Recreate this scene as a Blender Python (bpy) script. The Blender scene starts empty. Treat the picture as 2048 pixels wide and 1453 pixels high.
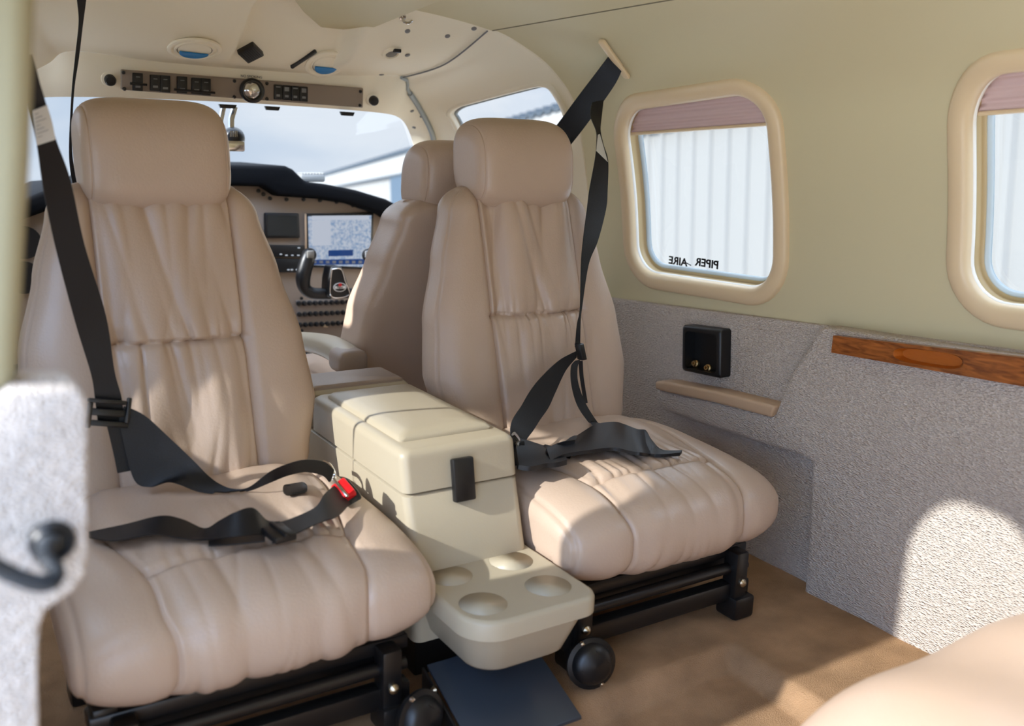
import bpy, bmesh, math, random
from mathutils import Vector, Matrix, noise
from mathutils.bvhtree import BVHTree
from mathutils.geometry import delaunay_2d_cdt
random.seed(7)
C = bpy.context.scene.collection
PI = math.pi

# ------------------------------------------------------------------ camera (found from the vanishing points)
F, CX, CY, CAM = 1869.0, 1024.0, 726.5, Vector((-.67, 0, .8))
def _n(a): return Vector(a).normalized()
DY = _n((-.5366, -.2021, .8194)); DX = Vector((.8433, -.0924, .5296)); DX = (DX - DY*DX.dot(DY)).normalized(); DZ = DX.cross(DY)
def ray(px, py):
    r = Vector((px-CX, py-CY, F)); return Vector((r.dot(DX), r.dot(DY), r.dot(DZ)))
def at(px, py, X=None, Y=None, Z=None):
    """where the sight line of a photo pixel meets a plane of the cabin"""
    d = ray(px, py)
    if X is not None: t = (X-CAM.x)/d.x
    elif Y is not None: t = (Y-CAM.y)/d.y
    else: t = (Z-CAM.z)/d.z
    return CAM + d*t

# ------------------------------------------------------------------ materials
MATS = {}
def srgb(r, g, b):
    f = lambda c: (c/255/12.92) if c/255 <= .04045 else ((c/255+.055)/1.055)**2.4
    return (f(r), f(g), f(b), 1)
def mat(name, col, rough=.5, metal=0, spec=.5, bump=None, var=None, coat=0, emit=None):
    """bump=(kind, scale, strength, stretch)  var=(scale, amount)"""
    m = bpy.data.materials.new(name); m.use_nodes = True
    nt = m.node_tree; N = nt.nodes; L = nt.links; b = N['Principled BSDF']
    c = srgb(*col)
    b.inputs['Base Color'].default_value = c
    b.inputs['Roughness'].default_value = rough; b.inputs['Metallic'].default_value = metal
    b.inputs['Specular IOR Level'].default_value = spec; b.inputs['Coat Weight'].default_value = coat
    tc = N.new('ShaderNodeTexCoord')
    if var:
        n = N.new('ShaderNodeTexNoise'); n.inputs['Scale'].default_value = var[0]; n.inputs['Detail'].default_value = 5
        L.new(tc.outputs['Object'], n.inputs['Vector'])
        r = N.new('ShaderNodeMapRange'); r.inputs['From Min'].default_value = .3; r.inputs['From Max'].default_value = .7
        r.inputs['To Min'].default_value = 1-var[1]; r.inputs['To Max'].default_value = 1+var[1]
        L.new(n.outputs['Fac'], r.inputs['Value'])
        mx = N.new('ShaderNodeVectorMath'); mx.operation = 'SCALE'; mx.inputs[0].default_value = c[:3]
        L.new(r.outputs['Result'], mx.inputs['Scale']); L.new(mx.outputs['Vector'], b.inputs['Base Color'])
    if bump:
        kind, sc, st, stretch = bump
        mp = N.new('ShaderNodeMapping'); mp.inputs['Scale'].default_value = stretch
        if name == 'pebbled_fabric': mp.inputs['Rotation'].default_value = (math.radians(-38), 0, 0)
        L.new(tc.outputs['Object'], mp.inputs['Vector'])
        if kind == 'vor':
            t = N.new('ShaderNodeTexVoronoi'); t.inputs['Scale'].default_value = sc; o = t.outputs['Distance']
        else:
            t = N.new('ShaderNodeTexNoise'); t.inputs['Scale'].default_value = sc; t.inputs['Detail'].default_value = 4; o = t.outputs['Fac']
        L.new(mp.outputs['Vector'], t.inputs['Vector'])
        bp = N.new('ShaderNodeBump'); bp.inputs['Strength'].default_value = st; bp.inputs['Distance'].default_value = .004
        L.new(o, bp.inputs['Height']); L.new(bp.outputs['Normal'], b.inputs['Normal'])
    if emit:
        b.inputs['Emission Color'].default_value = srgb(*emit[0]); b.inputs['Emission Strength'].default_value = emit[1]
    MATS[name] = m
    return m
ONE = (1, 1, 1)
LEATHER = mat('tan_leather', (184, 161, 142), .35, spec=.5, bump=('noise', 260, .12, ONE), var=(9, .035))
LEATHER2 = mat('taupe_leather', (150, 132, 118), .5, bump=('noise', 260, .12, ONE))
PADTAN = mat('tan_vinyl', (190, 160, 130), .5, bump=('noise', 300, .1, ONE))
CREAM = mat('cream_plastic', (174, 162, 140), .38, spec=.4, bump=('noise', 420, .05, ONE))
LINER = mat('cream_headliner', (241, 232, 210), .55, spec=.3, bump=('noise', 700, .03, ONE))
WALLC = mat('olive_cream_wall', (206, 195, 158), .6, spec=.25)
BEZEL = mat('window_bezel', (222, 198, 160), .35, spec=.45)
HIGHLIGHT = mat('painted_white_highlight', (244, 240, 230), .3)  # near-white colour painted in for the bright glint on inner window edges
REVEAL = mat('window_reveal_tan', (196, 170, 124), .45)
FABRIC = mat('pebbled_fabric', (206, 194, 183), .95, spec=.1, bump=('vor', 360, 1.0, (1, .5, 1.25)), var=(360, .14))
CARPET = mat('brown_carpet', (168, 134, 102), 1, spec=0, bump=('noise', 600, .8, ONE), var=(13, .2))
BLACKM = mat('black_metal', (22, 20, 20), .35, spec=.5)
BLACKP = mat('black_plastic', (16, 16, 18), .4)
NAVY = mat('navy_plate', (44, 52, 62), .28, spec=.6)
BELT = mat('black_webbing', (12, 13, 18), .42, spec=.4, bump=('noise', 900, .2, (1, 1, 1)))
CHROME = mat('chrome', (215, 215, 215), .15, metal=1)
BOLT = mat('bolt_steel', (190, 175, 150), .3, metal=1)
PANELG = mat('taupe_panel', (142, 128, 116), .6, spec=.3)
PANELI = mat('instrument_panel_taupe', (150, 133, 118), .7, spec=.2)
GLARE = mat('black_glareshield', (8, 8, 10), .9, spec=.12, bump=('noise', 300, .2, ONE))
WHITEP = mat('white_print', (235, 235, 232), .6)
GREYP = mat('grey_print', (120, 120, 122), .6)
RED = mat('red_button', (205, 20, 28), .35)
BLUE = mat('blue_vent_flap', (20, 120, 185), .4)
SHADE = mat('mauve_shade_fabric', (208, 182, 178), .9, spec=.1)
GASKET = mat('grey_gasket', (190, 200, 200), .5)
RUBBER = mat('dark_rubber', (40, 42, 44), .6)
SEAM = mat('lining_seam', (120, 113, 92), .8)
POSTM = mat('door_post_lining', (150, 142, 112), .55)
SEALG = mat('grey_seal', (150, 158, 160), .5)
LABELW = mat('belt_label', (200, 198, 192), .6)
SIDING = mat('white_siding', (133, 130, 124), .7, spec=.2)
TEALM = mat('grey_blue_post', (46, 62, 74), .6)
ROOFM = mat('roof_edge', (40, 48, 53), .6)
CONC = mat('concrete_apron', (205, 203, 198), .9, var=(1.5, .06))
BRASS = mat('brass_jack', (190, 160, 110), .3, metal=1)

def wood():
    m = bpy.data.materials.new('polished_walnut'); m.use_nodes = True
    nt = m.node_tree; N = nt.nodes; L = nt.links; b = N['Principled BSDF']
    tc = N.new('ShaderNodeTexCoord'); mp = N.new('ShaderNodeMapping'); mp.inputs['Scale'].default_value = (3, 4, 26)
    mp.inputs['Rotation'].default_value = (.5, 0, 0)
    L.new(tc.outputs['Object'], mp.inputs['Vector'])
    n = N.new('ShaderNodeTexNoise'); n.inputs['Scale'].default_value = 5; n.inputs['Detail'].default_value = 6; n.inputs['Distortion'].default_value = 1.2
    L.new(mp.outputs['Vector'], n.inputs['Vector'])
    r = N.new('ShaderNodeValToRGB'); e = r.color_ramp.elements
    e[0].position = .3; e[0].color = srgb(98, 50, 20); e[1].position = .7; e[1].color = srgb(168, 98, 44)
    L.new(n.outputs['Fac'], r.inputs['Fac']); L.new(r.outputs['Color'], b.inputs['Base Color'])
    b.inputs['Roughness'].default_value = .25
    return m
WOOD = wood()
WOODI = mat('amber_wood_recess', (172, 92, 26), .3, bump=('noise', 60, .3, (1, 1, 8)))

def glass(name, tint, gloss=.05):
    m = bpy.data.materials.new(name); m.use_nodes = True
    nt = m.node_tree; N = nt.nodes; L = nt.links; N.remove(N['Principled BSDF'])
    t = N.new('ShaderNodeBsdfTransparent'); t.inputs['Color'].default_value = tint
    g = N.new('ShaderNodeBsdfGlossy'); g.inputs['Roughness'].default_value = .02
    mx = N.new('ShaderNodeMixShader'); mx.inputs['Fac'].default_value = gloss; L.new(t.outputs[0], mx.inputs[1]); L.new(g.outputs[0], mx.inputs[2])
    L.new(mx.outputs[0], N['Material Output'].inputs['Surface'])
    return m
GLASS = glass('clear_acrylic', (.88, .90, .90, 1)); TINT = glass('tinted_acrylic', (.62, .64, .64, 1))

def screen_map():
    m = bpy.data.materials.new('moving_map_screen'); m.use_nodes = True
    nt = m.node_tree; N = nt.nodes; L = nt.links; b = N['Principled BSDF']
    tc = N.new('ShaderNodeTexCoord'); n = N.new('ShaderNodeTexNoise'); n.inputs['Scale'].default_value = 130; n.inputs['Detail'].default_value = 8
    L.new(tc.outputs['Object'], n.inputs['Vector'])
    r = N.new('ShaderNodeValToRGB'); e = r.color_ramp.elements
    e[0].position = .30; e[0].color = srgb(135, 168, 208); e[1].position = .62; e[1].color = srgb(214, 224, 238)
    L.new(n.outputs['Fac'], r.inputs['Fac']); L.new(r.outputs['Color'], b.inputs['Emission Color'])
    b.inputs['Emission Strength'].default_value = .36; b.inputs['Base Color'].default_value = (.02, .02, .03, 1); b.inputs['Roughness'].default_value = .15
    return m
MAP = screen_map()
PAGE = mat('screen_page', (20, 22, 30), .2, emit=((215, 224, 240), .36))
DARKBLUE = mat('screen_dark_blue', (10, 20, 40), .2, emit=((40, 80, 150), .28))
DSCREEN = mat('dark_screen', (30, 36, 36), .1)

# ------------------------------------------------------------------ mesh helpers
class G:
    """collects vertices and faces in world coordinates"""
    def __init__(s): s.v = []; s.f = []
    def add(s, V, Fc):
        o = len(s.v); s.v += [Vector(v) for v in V]; s.f += [tuple(o+i for i in f) for f in Fc]; return s
    def box(s, c, size, r=.003, rot=None, seg=2):
        bm = bmesh.new(); bmesh.ops.create_cube(bm, size=1)
        for v in bm.verts: v.co = Vector((v.co.x*size[0], v.co.y*size[1], v.co.z*size[2]))
        r = min(r, min(size)*.45)
        if r > 0: bmesh.ops.bevel(bm, geom=bm.edges[:], offset=r, segments=seg, affect='EDGES', profile=.5)
        M = rot or Matrix.Identity(3); c = Vector(c)
        return s._bm(bm, lambda p: c + M @ p)
    def _bm(s, bm, fn=lambda p: p):
        bm.verts.ensure_lookup_table(); bm.verts.index_update()
        s.add([fn(v.co.copy()) for v in bm.verts], [tuple(v.index for v in f.verts) for f in bm.faces]); bm.free(); return s
    def prism(s, poly, n, depth, r=.0, seg=2):
        """poly: 3D points of a flat face; extruded by depth along n, outline bevelled"""
        bm = bmesh.new(); n = Vector(n).normalized()*depth
        vs = [bm.verts.new(p) for p in poly]; f = bm.faces.new(vs)
        ex = bmesh.ops.extrude_face_region(bm, geom=[f])
        for e in ex['geom']:
            if isinstance(e, bmesh.types.BMVert): e.co += n
        bmesh.ops.recalc_face_normals(bm, faces=bm.faces[:])
        if r > 0:
            es = [e for e in bm.edges if len(e.link_faces) == 2 and e.calc_face_angle(0) > .6]
            bmesh.ops.bevel(bm, geom=es, offset=r, segments=seg, affect='EDGES', profile=.5, clamp_overlap=True)
        return s._bm(bm)
    def tube(s, pts, r, n=10, cap=True):
        pts = [Vector(p) for p in pts]; V = []; Fc = []; u = None
        for i, p in enumerate(pts):
            t = (pts[min(i+1, len(pts)-1)] - pts[max(i-1, 0)]).normalized()
            if u is None: u = t.orthogonal().normalized()
            u = (u - t*u.dot(t)).normalized(); w = t.cross(u)
            rr = r[i] if isinstance(r, (list, tuple)) else r
            V += [p + (u*math.cos(a) + w*math.sin(a))*rr for a in [2*PI*k/n for k in range(n)]]
        for i in range(len(pts)-1):
            for k in range(n): Fc.append((i*n+k, i*n+(k+1) % n, (i+1)*n+(k+1) % n, (i+1)*n+k))
        if cap: Fc += [tuple(range(n-1, -1, -1)), tuple((len(pts)-1)*n+k for k in range(n))]
        return s.add(V, Fc)
    def lathe(s, prof, c, axis, n=28, sx=1, sy=1, up=None):
        """prof [(radius, height)] round axis through c"""
        a = Vector(axis).normalized(); u = (Vector(up) - a*Vector(up).dot(a)).normalized() if up else a.orthogonal().normalized()
        w = a.cross(u); V = []; Fc = []; c = Vector(c)
        for r, h in prof: V += [c + a*h + (u*math.cos(t)*sx + w*math.sin(t)*sy)*r for t in [2*PI*k/n for k in range(n)]]
        for i in range(len(prof)-1):
            for k in range(n): Fc.append((i*n+k, i*n+(k+1) % n, (i+1)*n+(k+1) % n, (i+1)*n+k))
        if prof[0][0] > 1e-5: Fc.append(tuple(range(n-1, -1, -1)))
        if prof[-1][0] > 1e-5: Fc.append(tuple((len(prof)-1)*n+k for k in range(n)))
        return s.add(V, Fc)
    def grid(s, fn, nu, nv, wrap=False):
        V = [fn(i/nu, j/nv) for j in range(nv+1) for i in range(nu+(0 if wrap else 1))]; m = nu+(0 if wrap else 1); Fc = []
        for j in range(nv):
            for i in range(nu): Fc.append((j*m+i, j*m+(i+1) % m, (j+1)*m+(i+1) % m, (j+1)*m+i))
        return s.add(V, Fc)
    def ribbon(s, edges, th=.0016, sub=7):
        """edges: [(left point, right point)]: a strap with thickness through both edge lines"""
        A = spline([e[0] for e in edges], sub); B = spline([e[1] for e in edges], sub); V = []; Fc = []; pn = None
        k = 4
        for i, (a, b) in enumerate(zip(A, B)):
            j = min(i, len(A)-2); t = ((A[j+1]+B[j+1]) - (A[j]+B[j])); n = (b-a).cross(t)
            n = n.normalized() if n.length > 1e-9 else (pn or Vector((0, -1, 0)))
            if pn and n.dot(pn) < 0: n = -n
            pn = n
            for q in range(k+1): V.append(a.lerp(b, q/k) + n*th/2)
            for q in range(k+1): V.append(a.lerp(b, q/k) - n*th/2)
        m = 2*(k+1)
        for i in range(len(A)-1):
            o = i*m; p = o+m
            for q in range(k): Fc += [(o+q, o+q+1, p+q+1, p+q), (o+k+1+q+1, o+k+1+q, p+k+1+q, p+k+1+q+1)]
            Fc += [(o, p, p+k+1, o+k+1), (o+k, o+2*k+1, p+2*k+1, p+k)]
        e = (len(A)-1)*m
        Fc += [tuple(range(k, -1, -1)) + tuple(range(k+1, 2*k+2)), tuple(range(e, e+k+1)) + tuple(range(e+2*k+1, e+k, -1))]
        return s.add(V, Fc)
def spline(P, sub=8):
    P = [Vector(p) for p in P]; out = []
    for i in range(len(P)-1):
        a, b, c, d = P[max(i-1, 0)], P[i], P[i+1], P[min(i+2, len(P)-1)]
        for k in range(sub):
            t = k/sub
            out.append(.5*((2*b) + (c-a)*t + (2*a-5*b+4*c-d)*t*t + (-a+3*b-3*c+d)*t**3))
    return out + [P[-1]]
def link(name, me, m, parent=None):
    o = bpy.data.objects.new(name, me); C.objects.link(o)
    if m: me.materials.append(m)
    if parent: o.parent = parent
    return o
def wloc(o):
    p = Vector((0, 0, 0))
    while o: p += o.location; o = o.parent
    return p
def obj(name, g, m, parent=None, smooth=True, angle=40, local=False):
    """one mesh object; world coordinates are made relative to the parent's base"""
    off = Vector((0, 0, 0)) if (local or parent is None) else wloc(parent)
    me = bpy.data.meshes.new(name); me.from_pydata([v-off for v in g.v], [], g.f); me.validate()
    bm = bmesh.new(); bm.from_mesh(me); bmesh.ops.recalc_face_normals(bm, faces=bm.faces[:])
    if smooth:
        ca = math.radians(angle)
        for e in bm.edges:
            if len(e.link_faces) == 2 and e.calc_face_angle(0) > ca: e.smooth = False
        for f in bm.faces: f.smooth = True
    bm.to_mesh(me); bm.free()
    return link(name, me, m, parent)
def sheet(name, g, m, parent=None):
    """an open smooth surface"""
    off = wloc(parent) if parent else Vector((0, 0, 0))
    me = bpy.data.meshes.new(name); me.from_pydata([v-off for v in g.v], [], g.f); me.validate()
    for p in me.polygons: p.use_smooth = True
    return link(name, me, m, parent)
def thing(name, label, cat, loc=(0, 0, 0), group=None):
    o = bpy.data.objects.new(name, None); C.objects.link(o); o.empty_display_size = .05
    o.location = loc; return tag(o, label, cat, group)
def tag(o, label, cat, group=None):
    o['label'] = label; o['category'] = cat
    if group: o['group'] = group
    return o
def struct(o): o['kind'] = 'structure'; return o
def text(name, s, p, right, up, size, m, parent, depth=.0003, wide=1., bold=0.):
    """lettering: s centred on p, reading along right"""
    cu = bpy.data.curves.new(name, 'FONT'); cu.body = s; cu.align_x = 'CENTER'; cu.align_y = 'CENTER'; cu.size = size; cu.extrude = depth; cu.offset = bold
    t = bpy.data.objects.new(name, cu); C.objects.link(t)
    me = bpy.data.meshes.new_from_object(t.evaluated_get(bpy.context.evaluated_depsgraph_get())); bpy.data.objects.remove(t)
    r = Vector(right).normalized(); u = Vector(up); u = (u - r*u.dot(r)).normalized(); n = r.cross(u); off = wloc(parent) if parent else Vector()
    for v in me.vertices: v.co = Vector(p) - off + r*v.co.x*wide + u*v.co.y + n*v.co.z
    me.materials.clear(); me.name = name
    return link(name, me, m, parent)
def clamp(x, a=0., b=1.): return max(a, min(b, x))
def sm(a, b, x):
    t = clamp((x-a)/(b-a)); return t*t*(3-2*t)
def interp(tab, x):
    if x <= tab[0][0]: return tab[0][1]
    for (a, p), (b, q) in zip(tab, tab[1:]):
        if x <= b: return p + (q-p)*sm(0, 1, (x-a)/(b-a))*.5 + (q-p)*.5*(x-a)/(b-a)
    return tab[-1][1]
def spow(c, e): return math.copysign(abs(c)**e, c)

# ------------------------------------------------------------------ cabin shell
ST_A = [(.772, .40), (.749, .53), (.726, .70), (.697, .83), (.668, .92), (.600, .99), (.520, 1.033), (.430, 1.062), (.25, 1.084), (0, 1.092)]
ST = [  # cockpit stations, wall foot -> roof centre, each point x, y, z
    [(.768, 1.84, .40), (.746, 1.84, .53), (.723, 1.84, .70), (.694, 1.84, .83), (.665, 1.84, .919), (.597, 1.84, .988), (.517, 1.84, 1.031), (.428, 1.84, 1.059), (.25, 1.84, 1.081), (0, 1.84, 1.089)],
    [(.690, 2.0, .40), (.686, 2.0, .55), (.670, 2.0, .70), (.642, 2.0, .81), (.608, 2.0, .88), (.522, 1.99, .958), (.455, 1.98, .986), (.400, 1.98, .996), (.20, 1.98, .988), (0, 1.98, .986)],
    [(.670, 2.48, .40), (.665, 2.45, .55), (.640, 2.41, .70), (.580, 2.36, .80), (.535, 2.30, .85), (.468, 2.24, .906), (.405, 2.18, .945), (.362, 2.13, .970), (.20, 2.13, .962), (0, 2.13, .960)]]
ST_E = [(.655, 2.56, .45), (.635, 2.52, .58), (.600, 2.47, .68), (.555, 2.42, .762), (.525, 2.39, .815), (.475, 2.33, .860), (.420, 2.27, .880), (.340, 2.20, .885), (.20, 2.175, .888), (0, 2.165, .890)]
def cat(tab, k):
    k = clamp(k, 0, len(tab)-1); i = min(int(k), len(tab)-2); t = k-i
    a, b, c, d = [Vector(tab[j]) for j in (max(i-1, 0), i, i+1, min(i+2, len(tab)-1))]
    return .5*((2*b) + (c-a)*t + (2*a-5*b+4*c-d)*t*t + (-a+3*b-3*c+d)*t**3)
A3 = [(x, 0, z) for x, z in ST_A]
def PA(y, k):
    p = cat(A3, k); return Vector((p.x, y, p.z))
SB = [cat([ST[j][k] for j in range(3)], s) for s in (0, 1, 2) for k in (0,)]
def PB(s, k):
    """cockpit: s 0..2 through the stations"""
    cols = [cat(ST[j], k) for j in range(3)]
    return cat(cols, s)
def zk(Pf, y, z):
    lo, hi = 0., 9.
    for _ in range(40):
        m = (lo+hi)/2
        if Pf(y, m).z < z: lo = m
        else: hi = m
    return lo
def rrect(y0, y1, z0, z1, r, n=9, skew=0, taper=0):
    L = []
    for cy, cz, a0 in ((y1-r, z1-r, 0), (y0+r, z1-r, 90), (y0+r, z0+r, 180), (y1-r, z0+r, 270)):
        for i in range(n+1):
            a = math.radians(a0+90*i/n); L.append((cy+r*math.cos(a), cz+r*math.sin(a)))
    out = []
    for i, p in enumerate(L):      # also points along the straight runs
        q = L[(i+1) % len(L)]; d = math.dist(p, q); m = max(1, int(d/.03))
        for j in range(m):
            y = p[0]+(q[0]-p[0])*j/m; out.append((y, p[1]+(q[1]-p[1])*j/m + (skew + taper*(2*(p[1]-z0)/(z1-z0)-1))*(1.45-y)))
    return out
def inside(p, L):
    c = False; j = len(L)-1
    for i in range(len(L)):
        if (L[i][1] > p[1]) != (L[j][1] > p[1]) and p[0] < (L[j][0]-L[i][0])*(p[1]-L[i][1])/(L[j][1]-L[i][1])+L[i][0]: c = not c
        j = i
    return c
def shell(Pf, u0, u1, k0, k1, holes=(), du=.03, dk=.18, sign=1):
    """surface over (u, k) with holes, each hole a loop in (u, k)"""
    nu = max(2, round((u1-u0)/du)); nk = max(2, round((k1-k0)/dk)); pts = []; edges = []
    for h in holes:
        o = len(pts); pts += [Vector(p) for p in h]; edges += [(o+i, o+(i+1) % len(h)) for i in range(len(h))]
    for i in range(nu+1):
        for j in range(nk+1):
            p = (u0+(u1-u0)*i/nu, k0+(k1-k0)*j/nk)
            if not any(inside(p, h) for h in holes): pts.append(Vector(p))
    V, E_, Fc, *_ = delaunay_2d_cdt(pts, edges, [], 0, 1e-6)
    keep = []
    for f in Fc:
        c = sum((V[i] for i in f), Vector((0, 0)))/len(f)
        if not any(inside(c, h) for h in holes): keep.append(tuple(f) if sign > 0 else tuple(reversed(f)))
    g = G(); vv = []
    for v in V:
        p = Pf(v.x, v.y); vv.append(Vector((p.x*sign, p.y, p.z)))
    return g.add(vv, keep)
SK = .045
WIN = {'window_1': (1.250, 1.676, .543, .912), 'window_2': (.40, .856, .562, .905)}
def loopk(Pf, L): return [(y, zk(Pf, y, z)) for y, z in L]
HOLES = {n: rrect(*w, .07, skew=SK, taper=.018 if n == 'window_1' else 0) for n, w in WIN.items()}
wall_r = struct(sheet('wall_right', shell(PA, -.6, 1.838, 0, 7, [loopk(PA, HOLES[n]) for n in WIN], sign=1), WALLC))
HL = rrect(1.04, 1.458, .540, .845, .07, skew=SK)  # unseen left window, its size and place set to cast the sun patches
SUN_OPENING = rrect(.645, .874, .43, .985, .09)  # unseen opening, added to let the sun patch reach the right wall
wall_l = struct(sheet('wall_left', shell(PA, .63, 1.838, 0, 7, [loopk(PA, HL), loopk(PA, SUN_OPENING)], sign=-1), WALLC))
struct(sheet('wall_left_door_header', shell(PA, -.6, .63, 4, 7, sign=-1), WALLC))
rear = [PA(-.6, 9*i/40) for i in range(41)]; rear = [Vector((.738, -.6, -.05))] + rear + [Vector((-p.x, p.y, p.z)) for p in reversed(rear[:-1])] + [Vector((-.738, -.6, -.05))]
struct(obj('wall_rear', G().prism(rear, (0, -1, 0), .02), WALLC))
g = G()
g.grid(lambda u, v: (lambda p, s: Vector((p.x*s, p.y, p.z-.003)))(PA(-.6+2.44*v, 6.93+2.07*(1-abs(2*u-1))), 1 if u < .5 else -1), 40, 60)
ceiling = struct(sheet('ceiling', g, WALLC))
g = G()          # the ceiling lining's edge strips, hanging a few mm below the side lining
for s in (1, -1):
    g.tube([(s*.438, y, 1.0575) for y in (-.6, .2, 1.0, 1.835)], .0016, 8)
struct(obj('trim_1', g, SEAM))
# lip between cabin lining and cockpit lining
g = G()
for s in (1, -1):
    g.grid(lambda u, v: (lambda p: Vector((p.x*s, p.y, p.z)))(PA(1.838, 9*u).lerp(PB(0, 9*u), v)), 60, 1)
struct(sheet('trim_2', g, LINER))
# cockpit: right front door with its window, left side, roof
CW = rrect(.30, 1.62, 3.2, 4.62, .2, n=7)           # in (station, k)
door = struct(sheet('door_1', shell(PB, 0, 2, 0, 7, [CW], du=.07, dk=.15), LINER))
struct(sheet('wall_front_left', shell(PB, 0, 2, 0, 7, [CW], du=.07, dk=.15, sign=-1), LINER))
def roof(u, v):
    s = 2*v; x = (2*u-1)
    p = PB(s, 7+2*(1-abs(x))); p.x *= (1 if x >= 0 else -1)
    ch = sm(-.082, -.060, p.x)*(1-sm(.15, .168, p.x))        # the recessed centre channel
    p.z += ch*.062*sm(1.85, 1.93, p.y)*(1-sm(1.95, 2.10, p.y))
    return p
g = G().grid(roof, 120, 60)
roof_o = struct(sheet('trim_3', g, LINER))
# windshield surround: header and door posts
g = G()
def surround(u, v):
    x = 2*u-1; k = 9*(1-abs(x)); s = 1 if x >= 0 else -1
    a = PB(2, k); b = cat(ST_E, k); d = (b-a)
    p = a + d*v + Vector((0, -.012*math.sin(PI*v), 0)) ; p.x *= s; return p
g.grid(surround, 120, 8)
def surround2(u, v):      # returns forward, the depth of the frame
    x = 2*u-1; k = 9*(1-abs(x)); s = 1 if x >= 0 else -1
    b = cat(ST_E, k); p = Vector((b.x*s*(1+.02*v), b.y+.03*v, b.z+.012*v)); return p
g.grid(surround2, 120, 3)
surr = struct(sheet('trim_4', g, LINER))
pq = [at(640, 56, Z=1.045), at(725, 66, Z=1.045), at(892, -1, Z=1.045), at(1010, -48, Z=1.045), at(470, -110, Z=1.045), at(583, -4, Z=1.045), at(606, 26, Z=1.045)]
struct(obj('trim_11', G().prism(pq, (0, 0, 1), .05, .006, 3), WALLC))
def bvh(*obs):
    V = []; P = []
    for o in obs:
        b = len(V); w = wloc(o); V += [v.co+w for v in o.data.vertices]; P += [tuple(b+i for i in p.vertices) for p in o.data.polygons]
    return BVHTree.FromPolygons(V, P)
SHELL = bvh(roof_o, surr, door, ceiling, wall_r)
def on(px, py, tree=None, lift=0):
    d = ray(px, py).normalized(); h, n, i, t = (tree or SHELL).ray_cast(CAM, d)
    if h is None: h = CAM+d*2; n = -d
    if n.dot(d) > 0: n = -n
    return h+n*lift, n

# ------------------------------------------------------------------ windows
def wall_frame(Pf, y, z, side=1):
    k = zk(Pf, y, z); e = .02
    p = Pf(y, k); tk = (Pf(y, k+e)-Pf(y, k-e)).normalized(); ty = Vector((0, 1, 0))
    n = tk.cross(ty).normalized()
    if n.x > 0: n = -n
    p, n = Vector((p.x*side, p.y, p.z)), Vector((n.x*side, n.y, n.z)); return p, n
def sweep_loop(L, prof, Pf, side=1):
    """sweep (outward, inward) offsets round a hole loop on the wall"""
    m = len(L); g = G(); V = []; Fc = []; q = len(prof)
    F3 = [wall_frame(Pf, y, z, side) for y, z in L]
    ctr = sum((p for p, n in F3), Vector())/m
    for i in range(m):
        p, n = F3[i]; t = (F3[(i+1) % m][0]-F3[i-1][0]).normalized(); b = t.cross(n).normalized()
        if b.dot(p-ctr) < 0: b = -b
        V += [p + b*o + n*h for o, h in prof]
    for i in range(m):
        for j in range(q-1): Fc.append((i*q+j, i*q+j+1, ((i+1) % m)*q+j+1, ((i+1) % m)*q+j))
    return g.add(V, Fc), F3
def make_window(name, L, w, shade, side=1):
    root = bpy.data.objects.new(name, None); C.objects.link(root); struct(root)
    p0, _ = wall_frame(PA, (w[0]+w[1])/2, (w[2]+w[3])/2, side); root.location = p0
    g, F3 = sweep_loop(L, [(.034, -.002), (.033, .006), (.028, .011), (.016, .013), (.006, .012), (.000, .008), (-.003, .002), (-.003, -.006)], PA, side)
    sheet('window_frame', g, BEZEL, root)
    g, _ = sweep_loop(L, [(-.0045, -.0105), (-.002, -.013), (-.003, -.030), (-.011, -.032)], PA, side); sheet('window_reveal', g, REVEAL, root)
    g, _ = sweep_loop(L, [(-.003, -.004), (-.0055, -.0065), (-.0045, -.0105)], PA, side); sheet('painted_highlight_ring', g, HIGHLIGHT, root)  # added ring, a painted highlight between frame and reveal
    g, _ = sweep_loop(L, [(-.0095, -.030), (-.011, -.0275), (-.0125, -.029), (-.0155, -.030), (-.0175, -.037)], PA, side); sheet('gasket', g, GASKET, root)
    V = []; ctr = sum((p for p, n in F3), Vector())/len(F3)
    ring = [p - n*.036 for p, n in F3]; c = ctr - F3[0][1]*.036
    gg = G(); rows = [[c.lerp(p, t) for p in ring] for t in (1, .66, .33)]; m = len(ring)
    V = sum(rows, []) + [c]; Fc = [(j*m+i, j*m+(i+1) % m, (j+1)*m+(i+1) % m, (j+1)*m+i) for j in range(2) for i in range(m)] + [(2*m+i, 2*m+(i+1) % m, 3*m) for i in range(m)]
    def bulge(y): return 0
    sheet('window_pane', gg.add(V, Fc), TINT, root)
    if shade:
        y0, y1, zt, drop = w[0]-.004, w[1]+.004, w[3], .062
        def pl(u, v):
            y = y0+(y1-y0)*u; z = zt + SK*(1.45-y) + .006 - v*drop
            # follow the rounded corners
            r = .07; e = min(y-w[0], w[1]-y)
            if e < r: z = min(z, zt + SK*(1.45-y) - r + math.sqrt(max(0, r*r-(r-max(e, 0))**2)) + .002) if v < 1 else z
            p, n = wall_frame(PA, y, z, side)
            return p - n*(.015 + .004*abs(((v*5) % 1)*2-1) + .002*noise.noise(Vector((u*3, v*4, 1))))
        g = G().grid(pl, 40, 30); sheet('window_shade', g, SHADE, root)
        g = G().tube([pl(i/20, 1)+Vector((-.003*side, 0, -.002)) for i in range(21)], .0035, 8); obj('shade_rail', g, BEZEL, root)
    return root
w1 = make_window('window_1', HOLES['window_1'], WIN['window_1'], True)
w2 = make_window('window_2', HOLES['window_2'], WIN['window_2'], True)
w3 = make_window('window_3', HL, (1.04, 1.458, .540, .845), False, -1)
dq = [wall_frame(PA, y, z, -1)[0] for y, z in SUN_OPENING]
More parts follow.
